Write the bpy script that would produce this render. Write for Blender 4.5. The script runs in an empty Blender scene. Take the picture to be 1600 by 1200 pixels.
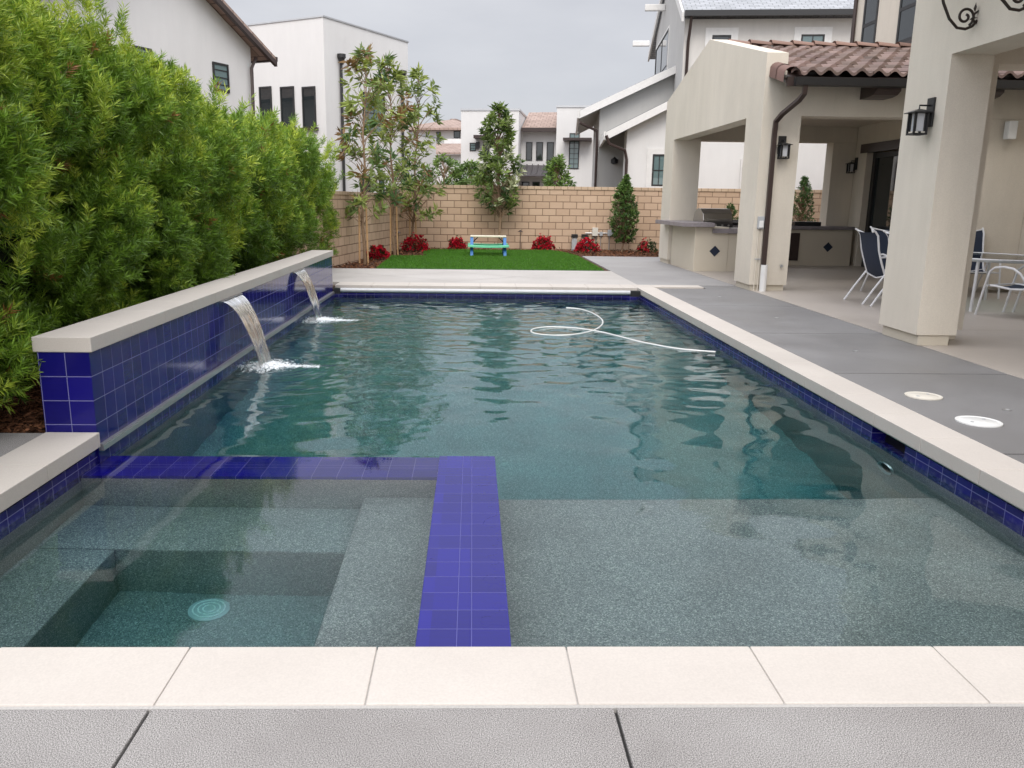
import bpy, bmesh, math, random
import numpy as np
from mathutils import Vector, Matrix
R_ = math.radians
rng = np.random.default_rng(7)
random.seed(7)
scene = bpy.context.scene
# ------------------------------------------------------------------ camera
F_, PITCH, YAW, ROLL, CX, CY, H = 1280.0, .2204, .0258, .01265, 768.5, 600.0, 1.42
fw = np.array([math.sin(YAW)*math.cos(PITCH), math.cos(YAW)*math.cos(PITCH), -math.sin(PITCH)])
_r0 = np.array([math.cos(YAW), -math.sin(YAW), 0.0]); _d0 = np.cross(fw, _r0)
RT = math.cos(ROLL)*_r0 - math.sin(ROLL)*_d0
DN = math.sin(ROLL)*_r0 + math.cos(ROLL)*_d0
CAM = np.array([0, 0, H])
cd = bpy.data.cameras.new('camera'); cam = bpy.data.objects.new('camera', cd)
scene.collection.objects.link(cam); scene.camera = cam
cam.matrix_world = Matrix(((RT[0], -DN[0], -fw[0], 0), (RT[1], -DN[1], -fw[1], 0), (RT[2], -DN[2], -fw[2], H), (0, 0, 0, 1)))
cd.sensor_width = 36; cd.lens = F_/1600*36; cd.shift_x = (800-CX)/1600; cd.clip_start = .05; cd.clip_end = 600
def ray(px, py): return fw + RT*(px-CX)/F_ + DN*(py-CY)/F_
def atY(px, py, Y): d = ray(px, py); return CAM + d*Y/d[1]
def atZ(px, py, z=0): d = ray(px, py); return CAM + d*(z-H)/d[2]
def atX(px, py, X): d = ray(px, py); return CAM + d*X/d[0]
# ------------------------------------------------------------------ sky + sun
SUN_EL, SUN_AZ = R_(46), R_(184)      # azimuth clockwise from +Y: behind the camera
w = bpy.data.worlds.new('World'); scene.world = w; w.use_nodes = True
nt = w.node_tree; nt.nodes.clear()
def N(t, kind, **kw):
    n = t.nodes.new(kind)
    for k, v in kw.items():
        if k.startswith('i_'):
            key = k[2:]; key = int(key) if key.isdigit() else key.replace('_', ' ')
            n.inputs[key].default_value = v
        else: setattr(n, k, v)
    return n
sky = N(nt, 'ShaderNodeTexSky', sky_type='NISHITA', sun_disc=False, sun_elevation=SUN_EL, sun_rotation=SUN_AZ)
bgs = N(nt, 'ShaderNodeVectorMath', operation='SCALE'); bgs.inputs['Scale'].default_value = .10
nt.links.new(sky.outputs[0], bgs.inputs[0])
tc = N(nt, 'ShaderNodeTexCoord'); mp = N(nt, 'ShaderNodeMapping'); mp.inputs['Scale'].default_value = (1, 1, 3.2)
nt.links.new(tc.outputs['Generated'], mp.inputs[0])
no = N(nt, 'ShaderNodeTexNoise', i_Scale=2.1, i_Detail=7, i_Roughness=.52); nt.links.new(mp.outputs[0], no.inputs['Vector'])
cr = N(nt, 'ShaderNodeValToRGB'); nt.links.new(no.outputs[0], cr.inputs[0])
cr.color_ramp.elements[0].position = .34; cr.color_ramp.elements[0].color = (.47, .475, .51, 1)
cr.color_ramp.elements[1].position = .68; cr.color_ramp.elements[1].color = (.62, .62, .645, 1)
mx = N(nt, 'ShaderNodeMixRGB'); mx.inputs[0].default_value = .9
nt.links.new(bgs.outputs[0], mx.inputs[1]); nt.links.new(cr.outputs[0], mx.inputs[2])
sx = N(nt, 'ShaderNodeSeparateXYZ'); nt.links.new(tc.outputs['Generated'], sx.inputs[0])
mrz = N(nt, 'ShaderNodeMapRange', interpolation_type='SMOOTHSTEP'); nt.links.new(sx.outputs[2], mrz.inputs[0])
mrz.inputs[1].default_value = .22; mrz.inputs[2].default_value = .60; mrz.inputs[3].default_value = 1.0; mrz.inputs[4].default_value = 1.55
# the cloud deck is brightest round the hidden sun
dt = N(nt, 'ShaderNodeVectorMath', operation='DOT_PRODUCT'); nt.links.new(tc.outputs['Generated'], dt.inputs[0])
dt.inputs[1].default_value = (math.sin(SUN_AZ)*math.cos(SUN_EL), math.cos(SUN_AZ)*math.cos(SUN_EL), math.sin(SUN_EL))
mrs = N(nt, 'ShaderNodeMapRange', interpolation_type='SMOOTHSTEP'); nt.links.new(dt.outputs['Value'], mrs.inputs[0])
mrs.inputs[1].default_value = -.5; mrs.inputs[2].default_value = 1.0; mrs.inputs[3].default_value = 1.0; mrs.inputs[4].default_value = 2.2
mlt = N(nt, 'ShaderNodeMath', operation='MULTIPLY'); nt.links.new(mrz.outputs[0], mlt.inputs[0]); nt.links.new(mrs.outputs[0], mlt.inputs[1])
vz = N(nt, 'ShaderNodeVectorMath', operation='SCALE'); nt.links.new(mx.outputs[0], vz.inputs[0]); nt.links.new(mlt.outputs[0], vz.inputs['Scale'])
bg = N(nt, 'ShaderNodeBackground', i_Strength=1.0); wo = N(nt, 'ShaderNodeOutputWorld')
nt.links.new(vz.outputs[0], bg.inputs[0]); nt.links.new(bg.outputs[0], wo.inputs[0])
sd = bpy.data.lights.new('sun', 'SUN'); sun = bpy.data.objects.new('sun', sd); scene.collection.objects.link(sun)
sd.energy = 1.2; sd.angle = R_(26); sd.color = (1, .95, .87)
sdir = Vector((math.sin(SUN_AZ)*math.cos(SUN_EL), math.cos(SUN_AZ)*math.cos(SUN_EL), math.sin(SUN_EL)))
sun.rotation_euler = sdir.to_track_quat('Z', 'Y').to_euler(); sun.location = (0, 0, 30)
scene.view_settings.view_transform = 'Standard'; scene.view_settings.look = 'None'
scene.view_settings.exposure = 0.31; scene.view_settings.gamma = 1
scene.cycles.use_denoising = True
try: scene.cycles.denoiser = 'OPENIMAGEDENOISE'
except Exception: pass
scene.cycles.max_bounces = 14; scene.cycles.transmission_bounces = 10; scene.cycles.transparent_max_bounces = 16
scene.cycles.caustics_refractive = True; scene.cycles.caustics_reflective = False
# ------------------------------------------------------------------ materials
def newmat(name):
    m = bpy.data.materials.new(name); m.use_nodes = True; t = m.node_tree; t.nodes.clear()
    o = N(t, 'ShaderNodeOutputMaterial'); b = N(t, 'ShaderNodeBsdfPrincipled'); t.links.new(b.outputs[0], o.inputs[0])
    return m, t, b, o
def c4(c): return (c[0], c[1], c[2], 1)
def coords(t): return N(t, 'ShaderNodeTexCoord').outputs['Object']
def plain(name, col, rough=.5, metal=0, spec=.5, coat=0):
    m, t, b, o = newmat(name)
    no = N(t, 'ShaderNodeTexNoise', i_Scale=9.0, i_Detail=4); t.links.new(coords(t), no.inputs['Vector'])
    mr = N(t, 'ShaderNodeMapRange'); mr.inputs[3].default_value = .88; mr.inputs[4].default_value = 1.08; t.links.new(no.outputs[0], mr.inputs[0])
    v = N(t, 'ShaderNodeVectorMath', operation='SCALE'); v.inputs[0].default_value = col; t.links.new(mr.outputs[0], v.inputs['Scale'])
    t.links.new(v.outputs[0], b.inputs['Base Color'])
    b.inputs['Roughness'].default_value = rough; b.inputs['Metallic'].default_value = metal
    b.inputs['Specular IOR Level'].default_value = spec; b.inputs['Coat Weight'].default_value = coat
    return m
def rough_mat(name, ca, cb, big=1.2, fine=160, bump=.25, dist=.004, rough=.85, speck=.12, streak=0, spec=.3, rlo=None, stain=.05):
    """stucco, concrete, stone: large mottling, fine grain, bump"""
    m, t, b, o = newmat(name); co = coords(t)
    n1 = N(t, 'ShaderNodeTexNoise', i_Scale=big, i_Detail=6, i_Roughness=.62); t.links.new(co, n1.inputs['Vector'])
    n2 = N(t, 'ShaderNodeTexNoise', i_Scale=fine, i_Detail=3); t.links.new(co, n2.inputs['Vector'])
    r = N(t, 'ShaderNodeValToRGB'); r.color_ramp.elements[0].position = .32; r.color_ramp.elements[1].position = .68
    r.color_ramp.elements[0].color = c4(ca); r.color_ramp.elements[1].color = c4(cb); t.links.new(n1.outputs[0], r.inputs[0])
    mr = N(t, 'ShaderNodeMapRange'); mr.inputs[1].default_value = .3; mr.inputs[2].default_value = .7
    mr.inputs[3].default_value = 1-speck; mr.inputs[4].default_value = 1+speck; t.links.new(n2.outputs[0], mr.inputs[0])
    v = N(t, 'ShaderNodeVectorMath', operation='SCALE'); t.links.new(r.outputs[0], v.inputs[0]); t.links.new(mr.outputs[0], v.inputs['Scale'])
    ns = N(t, 'ShaderNodeTexNoise', i_Scale=big*.45, i_Detail=9, i_Roughness=.72, i_Distortion=.8); t.links.new(co, ns.inputs['Vector'])
    ms_ = N(t, 'ShaderNodeMapRange', interpolation_type='SMOOTHSTEP'); ms_.inputs[1].default_value = .50; ms_.inputs[2].default_value = .66; ms_.inputs[3].default_value = 1.0; ms_.inputs[4].default_value = 1-stain; t.links.new(ns.outputs[0], ms_.inputs[0])
    v0 = N(t, 'ShaderNodeVectorMath', operation='SCALE'); t.links.new(v.outputs[0], v0.inputs[0]); t.links.new(ms_.outputs[0], v0.inputs['Scale'])
    out = v0.outputs[0]
    if streak:
        mpn = N(t, 'ShaderNodeMapping'); mpn.inputs['Scale'].default_value = (2.2, 2.2, .35); t.links.new(co, mpn.inputs[0])
        n3 = N(t, 'ShaderNodeTexNoise', i_Scale=1.6, i_Detail=8, i_Roughness=.7); t.links.new(mpn.outputs[0], n3.inputs['Vector'])
        m2 = N(t, 'ShaderNodeMapRange'); m2.inputs[1].default_value = .35; m2.inputs[2].default_value = .7
        m2.inputs[3].default_value = 1-streak; m2.inputs[4].default_value = 1.03; t.links.new(n3.outputs[0], m2.inputs[0])
        v2 = N(t, 'ShaderNodeVectorMath', operation='SCALE'); t.links.new(out, v2.inputs[0]); t.links.new(m2.outputs[0], v2.inputs['Scale']); out = v2.outputs[0]
    t.links.new(out, b.inputs['Base Color'])
    if rlo is not None:
        m3 = N(t, 'ShaderNodeMapRange'); m3.inputs[1].default_value = .35; m3.inputs[2].default_value = .65
        m3.inputs[3].default_value = rlo; m3.inputs[4].default_value = rough; t.links.new(n1.outputs[0], m3.inputs[0]); t.links.new(m3.outputs[0], b.inputs['Roughness'])
    else: b.inputs['Roughness'].default_value = rough
    b.inputs['Specular IOR Level'].default_value = spec
    bp = N(t, 'ShaderNodeBump', i_Strength=bump, i_Distance=dist); t.links.new(n2.outputs[0], bp.inputs['Height']); t.links.new(bp.outputs[0], b.inputs['Normal'])
    return m
def grid_mat(name, ua, va, w, h, c1, c2, cm, g=.004, ulines=None, vlines=None, stag=0, u0=0, v0=0, rough=.12, grough=.7, coat=0, bumpd=.002, tilt=0, streak=True, surf=0, spec=.5, rocky=0):
    """tiles / blocks: grid lines computed from object coordinates"""
    m, t, b, o = newmat(name); L = t.links.new
    co = coords(t); sp = N(t, 'ShaderNodeSeparateXYZ'); L(co, sp.inputs[0])
    def M(op, a, bb=None, c=None):
        n = N(t, 'ShaderNodeMath', operation=op)
        for i, x in enumerate((a, bb, c)):
            if x is None: continue
            if isinstance(x, (int, float)): n.inputs[i].default_value = x
            else: L(x, n.inputs[i])
        return n.outputs[0]
    U = M('SUBTRACT', sp.outputs[ua], u0); V = M('SUBTRACT', sp.outputs[va], v0)
    cv = M('FLOOR', M('DIVIDE', V, h))
    if stag: U = M('ADD', U, M('MULTIPLY', M('MODULO', M('ABSOLUTE', cv), 2.0), w*.5))
    cu = M('FLOOR', M('DIVIDE', U, w))
    def gridline(X, s): return M('MULTIPLY', M('SUBTRACT', .5, M('ABSOLUTE', M('SUBTRACT', M('FRACT', M('DIVIDE', X, s)), .5))), s)
    def lines(X, ls):
        d = None
        for l in ls:
            e = M('ABSOLUTE', M('SUBTRACT', X, l)); d = e if d is None else M('MINIMUM', d, e)
        return d
    du = lines(sp.outputs[ua], ulines) if ulines else gridline(U, w)
    dv = lines(sp.outputs[va], vlines) if vlines else gridline(V, h)
    d = M('MINIMUM', du, dv)
    mask = N(t, 'ShaderNodeMapRange', interpolation_type='SMOOTHSTEP'); L(d, mask.inputs[0])
    mask.inputs[1].default_value = g*.35; mask.inputs[2].default_value = g*.75
    cc = N(t, 'ShaderNodeCombineXYZ'); L(cu, cc.inputs[0]); L(cv, cc.inputs[1])
    wn = N(t, 'ShaderNodeTexWhiteNoise', noise_dimensions='3D'); L(cc.outputs[0], wn.inputs[0])
    nz = N(t, 'ShaderNodeTexNoise', i_Scale=14.0, i_Detail=5, i_Roughness=.6)
    if streak:
        mpn = N(t, 'ShaderNodeMapping'); sc = [60, 60, 60]; sc[ua] = 4; mpn.inputs['Scale'].default_value = sc; L(co, mpn.inputs[0]); L(mpn.outputs[0], nz.inputs['Vector']); nz.inputs['Scale'].default_value = 1.2
    else: L(co, nz.inputs['Vector'])
    f = M('ADD', M('MULTIPLY', wn.outputs[0], .6), M('MULTIPLY', nz.outputs[0], .5))
    mc = N(t, 'ShaderNodeMixRGB'); L(f, mc.inputs[0]); mc.inputs[1].default_value = c4(c1); mc.inputs[2].default_value = c4(c2)
    mm = N(t, 'ShaderNodeMixRGB'); L(mask.outputs[0], mm.inputs[0]); mm.inputs[1].default_value = c4(cm); L(mc.outputs[0], mm.inputs[2])
    L(mm.outputs[0], b.inputs['Base Color'])
    rr = N(t, 'ShaderNodeMapRange'); L(mask.outputs[0], rr.inputs[0]); rr.inputs[3].default_value = grough; rr.inputs[4].default_value = rough; L(rr.outputs[0], b.inputs['Roughness'])
    b.inputs['Coat Weight'].default_value = coat; b.inputs['Specular IOR Level'].default_value = spec
    hgt = mask.outputs[0]
    if tilt:   # each tile set a hair out of plane
        fu = M('FRACT', M('DIVIDE', U, w)); fv = M('FRACT', M('DIVIDE', V, h)); sc3 = N(t, 'ShaderNodeSeparateColor'); L(wn.outputs[1], sc3.inputs[0])
        hgt = M('ADD', hgt, M('MULTIPLY', M('ADD', M('MULTIPLY', M('SUBTRACT', sc3.outputs[0], .5), fu), M('MULTIPLY', M('SUBTRACT', sc3.outputs[1], .5), fv)), tilt))
    if surf: hgt = M('ADD', hgt, M('MULTIPLY', nz.outputs[0], surf))
    if rocky:
        n4 = N(t, 'ShaderNodeTexNoise', i_Scale=38.0, i_Detail=6, i_Roughness=.7); L(co, n4.inputs['Vector']); hgt = M('ADD', hgt, M('MULTIPLY', n4.outputs[0], rocky))
    bp = N(t, 'ShaderNodeBump', i_Strength=1.0, i_Distance=bumpd); L(hgt, bp.inputs['Height']); L(bp.outputs[0], b.inputs['Normal'])
    return m
def attr_mat(name, rough=.5, trans=.0, spec=.4, bump=0):
    """colour from the mesh's own per-leaf / per-tile colour attribute"""
    m, t, b, o = newmat(name); a = N(t, 'ShaderNodeAttribute', attribute_name='col'); t.links.new(a.outputs[0], b.inputs['Base Color'])
    b.inputs['Roughness'].default_value = rough; b.inputs['Specular IOR Level'].default_value = spec
    if trans:
        tr = N(t, 'ShaderNodeBsdfTranslucent'); t.links.new(a.outputs[0], tr.inputs[0]); ms = N(t, 'ShaderNodeMixShader'); ms.inputs[0].default_value = trans
        t.links.new(b.outputs[0], ms.inputs[1]); t.links.new(tr.outputs[0], ms.inputs[2]); t.links.new(ms.outputs[0], o.inputs[0])
    if bump:
        n = N(t, 'ShaderNodeTexNoise', i_Scale=60.0, i_Detail=4); t.links.new(coords(t), n.inputs['Vector'])
        bp = N(t, 'ShaderNodeBump', i_Strength=bump, i_Distance=.004); t.links.new(n.outputs[0], bp.inputs['Height']); t.links.new(bp.outputs[0], b.inputs['Normal'])
    return m
BLUE1, BLUE2, GROUT = (.006, .005, .095), (.011, .008, .19), (.20, .20, .40)
TK = dict(c1=BLUE1, c2=BLUE2, cm=GROUT, rough=.05, coat=0, spec=.32, tilt=.25, bumpd=.0012, surf=.35)
MT = {}
MT['tile_yz'] = grid_mat('cobalt tile, side wall', 1, 2, .15, .15, u0=4.9, v0=.50, **TK)
MT['tile_xz'] = grid_mat('cobalt tile, end wall', 0, 2, .1575, .15, u0=-2.6, v0=.50, **TK)
TB = dict(TK); TB['v0'] = 0
MT['band_yz'] = grid_mat('waterline tile, long side', 1, 2, .15, .152, u0=0, v0=-.31, **TK)
MT['band_xz'] = grid_mat('waterline tile, short side', 0, 2, .15, .152, u0=0, v0=-.31, **TK)
TS = dict(TK); TS['c1'] = (.006, .005, .13); TS['c2'] = (.010, .008, .24); TS['cm'] = (.09, .09, .30)
MT['spa_long'] = grid_mat('spa wall tile, lengthwise', 0, 1, .15, .15, ulines=[-.048, .008], u0=0, v0=4.675, **TS)
def wet_edge(m):
    # a thin film of splashed water with raised edges along the outer column of tiles
    t = m.node_tree; L = t.links.new; b = [n for n in t.nodes if n.type == 'BSDF_PRINCIPLED'][0]; old = b.inputs['Normal'].links[0].from_socket
    co = coords(t); sp = N(t, 'ShaderNodeSeparateXYZ'); L(co, sp.inputs[0]); nz = N(t, 'ShaderNodeTexNoise', i_Scale=9.0, i_Detail=3); L(co, nz.inputs['Vector'])
    a = N(t, 'ShaderNodeMapRange'); L(sp.outputs[0], a.inputs[0]); a.inputs[1].default_value = .02; a.inputs[2].default_value = .15; a.inputs[3].default_value = -.22; a.inputs[4].default_value = .10
    s_ = N(t, 'ShaderNodeMath', operation='ADD'); L(nz.outputs[0], s_.inputs[0]); L(a.outputs[0], s_.inputs[1])
    r = N(t, 'ShaderNodeMapRange', interpolation_type='SMOOTHSTEP'); L(s_.outputs[0], r.inputs[0]); r.inputs[1].default_value = .50; r.inputs[2].default_value = .535
    bp = N(t, 'ShaderNodeBump', i_Strength=1.0, i_Distance=.0008); L(r.outputs[0], bp.inputs['Height']); L(old, bp.inputs['Normal']); L(bp.outputs[0], b.inputs['Normal'])
wet_edge(MT['spa_long'])
MT['spa_cross'] = grid_mat('spa wall tile, crosswise', 0, 1, .15, .15, vlines=[4.845, 4.895], u0=-.2, v0=0, **TS)
def scale_line(m, z0, z1):
    t = m.node_tree; L = t.links.new; b = [n for n in t.nodes if n.type == 'BSDF_PRINCIPLED'][0]; old = b.inputs['Base Color'].links[0].from_socket
    co = coords(t); sp = N(t, 'ShaderNodeSeparateXYZ'); L(co, sp.inputs[0]); nz = N(t, 'ShaderNodeTexNoise', i_Scale=22.0, i_Detail=6, i_Roughness=.7); L(co, nz.inputs['Vector'])
    a = N(t, 'ShaderNodeMapRange', interpolation_type='SMOOTHSTEP'); L(sp.outputs[2], a.inputs[0]); a.inputs[1].default_value = z1; a.inputs[2].default_value = z0
    c = N(t, 'ShaderNodeMapRange', interpolation_type='SMOOTHSTEP'); L(nz.outputs[0], c.inputs[0]); c.inputs[1].default_value = .45; c.inputs[2].default_value = .7; c.inputs[4].default_value = .28
    f = N(t, 'ShaderNodeMath', operation='MULTIPLY'); L(a.outputs[0], f.inputs[0]); L(c.outputs[0], f.inputs[1])
    mm = N(t, 'ShaderNodeMixRGB'); L(f.outputs[0], mm.inputs[0]); L(old, mm.inputs[1]); mm.inputs[2].default_value = (.35, .36, .42, 1); L(mm.outputs[0], b.inputs['Base Color'])
for k_ in ('band_yz', 'band_xz', 'tile_yz'): scale_line(MT[k_], -.195, -.165)
MT['block'] = grid_mat('tan concrete block', 0, 2, .4064, .2, (.47, .325, .22), (.61, .445, .315), (.24, .16, .105), g=.016, stag=1, v0=0, rough=.9, grough=.95, bumpd=.008, streak=False, spec=.2, rocky=.5)
MT['cap'] = grid_mat('block wall cap', 0, 2, .2, .3, (.47, .34, .23), (.58, .44, .31), (.25, .17, .115), g=.012, v0=-.1, rough=.9, grough=.95, bumpd=.005, streak=False, spec=.2, rocky=.5)
MT['coping'] = rough_mat('pale cast stone', (.525, .48, .435), (.585, .54, .49), big=.9, fine=140, bump=.12, dist=.0015, rough=.65, speck=.05, stain=.045)
MT['grout'] = rough_mat('grey grout', (.40, .385, .36), (.46, .44, .42), rough=.9)
MT['conc_near'] = rough_mat('sand finish concrete', (.25, .235, .225), (.31, .297, .285), big=1.6, fine=330, bump=.03, dist=.001, speck=1.0, streak=0, stain=.09)
MT['conc_right'] = rough_mat('grey concrete', (.185, .18, .180), (.235, .23, .230), big=.8, fine=200, bump=.3, dist=.002, rough=.62, speck=.16, rlo=.42, spec=.45, stain=.10)
MT['conc_far'] = rough_mat('light concrete', (.42, .395, .37), (.50, .475, .45), big=.6, fine=150, bump=.2, speck=.06)
MT['conc_mid'] = rough_mat('mid grey concrete', (.29, .28, .275), (.36, .35, .345), big=.6, fine=150, bump=.2, speck=.06)
MT['patio'] = rough_mat('warm patio concrete', (.42, .375, .33), (.50, .45, .40), big=.7, fine=150, bump=.12, dist=.002, rough=.5, speck=.07, rlo=.34, spec=.45, stain=.07)
MT['earth'] = rough_mat('earth', (.10, .07, .05), (.16, .12, .09), fine=40)
MT['mulchbed'] = rough_mat('bark mulch', (.045, .02, .012), (.12, .055, .032), big=9, fine=60, bump=1, dist=.02, speck=.5)
MT['grass'] = rough_mat('artificial turf base', (.025, .09, .010), (.035, .12, .014), big=3, fine=260, bump=.7, dist=.01, speck=.35)
MT['pebble'] = None
MT['stucco'] = rough_mat('warm stucco', (.66, .60, .505), (.71, .65, .555), big=.5, fine=120, bump=.7, dist=.004, rough=.9, speck=.05, streak=.05)
MT['stucco_white'] = rough_mat('white stucco', (.67, .655, .635), (.72, .705, .685), big=.4, fine=80, bump=.4, dist=.004, rough=.9, speck=.03, streak=.015)
MT['stucco_grey'] = rough_mat('grey stucco', (.47, .46, .44), (.51, .50, .48), big=.4, fine=80, bump=.4, dist=.004, rough=.9, speck=.03, streak=.05)
MT['stucco_greige'] = rough_mat('greige stucco', (.57, .54, .50), (.62, .59, .55), big=.4, fine=80, bump=.4, dist=.004, rough=.9, speck=.03, streak=.06)
MT['trimwhite'] = plain('painted trim', (.72, .70, .67), .6)
MT['brown'] = plain('dark bronze paint', (.045, .028, .024), .4)
MT['black'] = plain('black iron', (.012, .012, .013), .4)
MT['iron'] = plain('wrought iron', (.035, .025, .02), .5, metal=.5)
MT['frame_dark'] = plain('dark window frame', (.02, .019, .019), .45)
MT['white_metal'] = plain('white powder coat', (.74, .74, .75), .3, coat=.2)
MT['alu'] = plain('anodised aluminium', (.55, .55, .55), .35, metal=.8)
MT['steel'] = plain('stainless steel', (.45, .44, .43), .3, metal=1)
MT['tube_white'] = plain('white roller tube', (.50, .51, .52), .25, coat=.3)
MT['navy'] = plain('navy mesh sling', (.012, .02, .042), .8)
MT['pvc'] = plain('white pvc', (.75, .74, .72), .4)
MT['beige_plastic'] = plain('beige plastic', (.68, .64, .56), .5)
MT['white_plastic'] = plain('white plastic', (.80, .80, .78), .35)
MT['grey_box'] = plain('grey box', (.42, .43, .44), .5)
MT['counter'] = rough_mat('grey stone counter', (.20, .18, .19), (.30, .27, .28), big=5, fine=60, bump=.1, rough=.45, speck=.12)
MT['counter_warm'] = rough_mat('stucco counter base', (.58, .52, .42), (.62, .56, .46), big=.6, fine=120, bump=.6, rough=.9, speck=.04)
MT['wood'] = rough_mat('pine stake', (.42, .25, .12), (.55, .35, .18), big=6, fine=50, bump=.2, rough=.8)
MT['bark'] = rough_mat('bark', (.20, .13, .08), (.32, .22, .14), big=14, fine=80, bump=.8, dist=.01)
MT['awning'] = plain('standing seam metal', (.12, .11, .115), .4, metal=.3)
MT['rooffar'] = grid_mat('flat concrete roof tile', 0, 1, .33, .36, (.26, .185, .15), (.42, .31, .26), (.12, .08, .07), g=.02, stag=1, rough=.85, bumpd=.01, streak=False, tilt=.8)
MT['shingle'] = grid_mat('grey asphalt shingle', 0, 1, .30, .16, (.27, .28, .29), (.42, .43, .45), (.16, .165, .17), g=.02, stag=1, rough=.9, bumpd=.006, streak=False)
MT['turq'] = plain('mint plastic', (.16, .62, .36), .4); MT['kidblue'] = plain('blue plastic', (.03, .16, .42), .4); MT['cream'] = plain('cream plastic', (.74, .66, .52), .45)
MT['leaf'] = attr_mat('foliage', .42, .22, .45)
MT['flower'] = attr_mat('petals', .6, .2)
MT['clay'] = attr_mat('clay tile', .75, 0, .25, .5)
MT['chip'] = attr_mat('bark chips', .9, 0, .2)
def glassmat(name, col, rough=.02, mixt=0):
    m, t, b, o = newmat(name); b.inputs['Base Color'].default_value = c4(col); b.inputs['Roughness'].default_value = rough
    b.inputs['Specular IOR Level'].default_value = .8
    if mixt:
        tr = N(t, 'ShaderNodeBsdfTransparent'); tr.inputs[0].default_value = (.86, .93, .90, 1); gl = N(t, 'ShaderNodeBsdfGlossy'); gl.inputs['Roughness'].default_value = .01
        fr = N(t, 'ShaderNodeFresnel', i_IOR=1.5); ms = N(t, 'ShaderNodeMixShader'); t.links.new(fr.outputs[0], ms.inputs[0]); t.links.new(tr.outputs[0], ms.inputs[1]); t.links.new(gl.outputs[0], ms.inputs[2]); t.links.new(ms.outputs[0], o.inputs[0])
    return m
MT['pane'] = glassmat('dark window pane', (.02, .026, .028))
MT['pane_teal'] = glassmat('pale blind pane', (.13, .19, .19))
MT['glass'] = glassmat('clear glass', (.8, .9, .88), mixt=1)
MT['frost'] = plain('frosted glass', (.55, .56, .58), .35)
def pebble_mat():
    m, t, b, o = newmat('pebble plaster'); L = t.links.new; co = coords(t)
    v = N(t, 'ShaderNodeTexVoronoi', i_Scale=215.0); L(co, v.inputs['Vector'])
    r = N(t, 'ShaderNodeValToRGB'); s = N(t, 'ShaderNodeSeparateColor'); L(v.outputs['Color'], s.inputs[0]); L(s.outputs[0], r.inputs[0])
    e = r.color_ramp.elements; e[0].position = 0; e[0].color = (.085, .09, .092, 1); e[1].position = 1; e[1].color = (.50, .47, .43, 1)
    k = e.new(.4); k.color = (.18, .18, .18, 1); k = e.new(.78); k.color = (.25, .25, .24, 1)
    n = N(t, 'ShaderNodeTexNoise', i_Scale=2.0, i_Detail=5); L(co, n.inputs['Vector'])
    mr = N(t, 'ShaderNodeMapRange'); L(n.outputs[0], mr.inputs[0]); mr.inputs[1].default_value = .3; mr.inputs[2].default_value = .7; mr.inputs[3].default_value = .82; mr.inputs[4].default_value = 1.12
    sc = N(t, 'ShaderNodeVectorMath', operation='SCALE'); L(r.outputs[0], sc.inputs[0]); L(mr.outputs[0], sc.inputs['Scale']); L(sc.outputs[0], b.inputs['Base Color'])
    b.inputs['Roughness'].default_value = .8
    return m
MT['pebble'] = pebble_mat()
def water_mat():
    m, t, b, o = newmat('pool water'); L = t.links.new
    b.inputs['Base Color'].default_value = (1, 1, 1, 1); b.inputs['Roughness'].default_value = 0; b.inputs['IOR'].default_value = 1.333; b.inputs['Transmission Weight'].default_value = 1
    co = coords(t); mpn = N(t, 'ShaderNodeMapping'); mpn.inputs['Scale'].default_value = (1, 1.7, 1); L(co, mpn.inputs[0])
    nz = N(t, 'ShaderNodeTexNoise', i_Scale=13.0, i_Detail=3, i_Roughness=.6, i_Distortion=.6); L(mpn.outputs[0], nz.inputs['Vector'])
    bp = N(t, 'ShaderNodeBump', i_Strength=1.0, i_Distance=.00022); L(nz.outputs[0], bp.inputs['Height']); L(bp.outputs[0], b.inputs['Normal'])
    va = N(t, 'ShaderNodeVolumeAbsorption'); va.inputs['Color'].default_value = (.0, .83, .88, 1); va.inputs['Density'].default_value = .42; L(va.outputs[0], o.inputs['Volume'])
    return m
MT['water'] = water_mat()
def fall_mat():
    m, t, b, o = newmat('falling water'); L = t.links.new
    b.inputs['Base Color'].default_value = (1, 1, 1, 1); b.inputs['Roughness'].default_value = .06; b.inputs['IOR'].default_value = 1.333; b.inputs['Transmission Weight'].default_value = .95
    return m
MT['fall'] = fall_mat()
MT['foam'] = plain('foam', (.85, .88, .9), .6)
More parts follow.
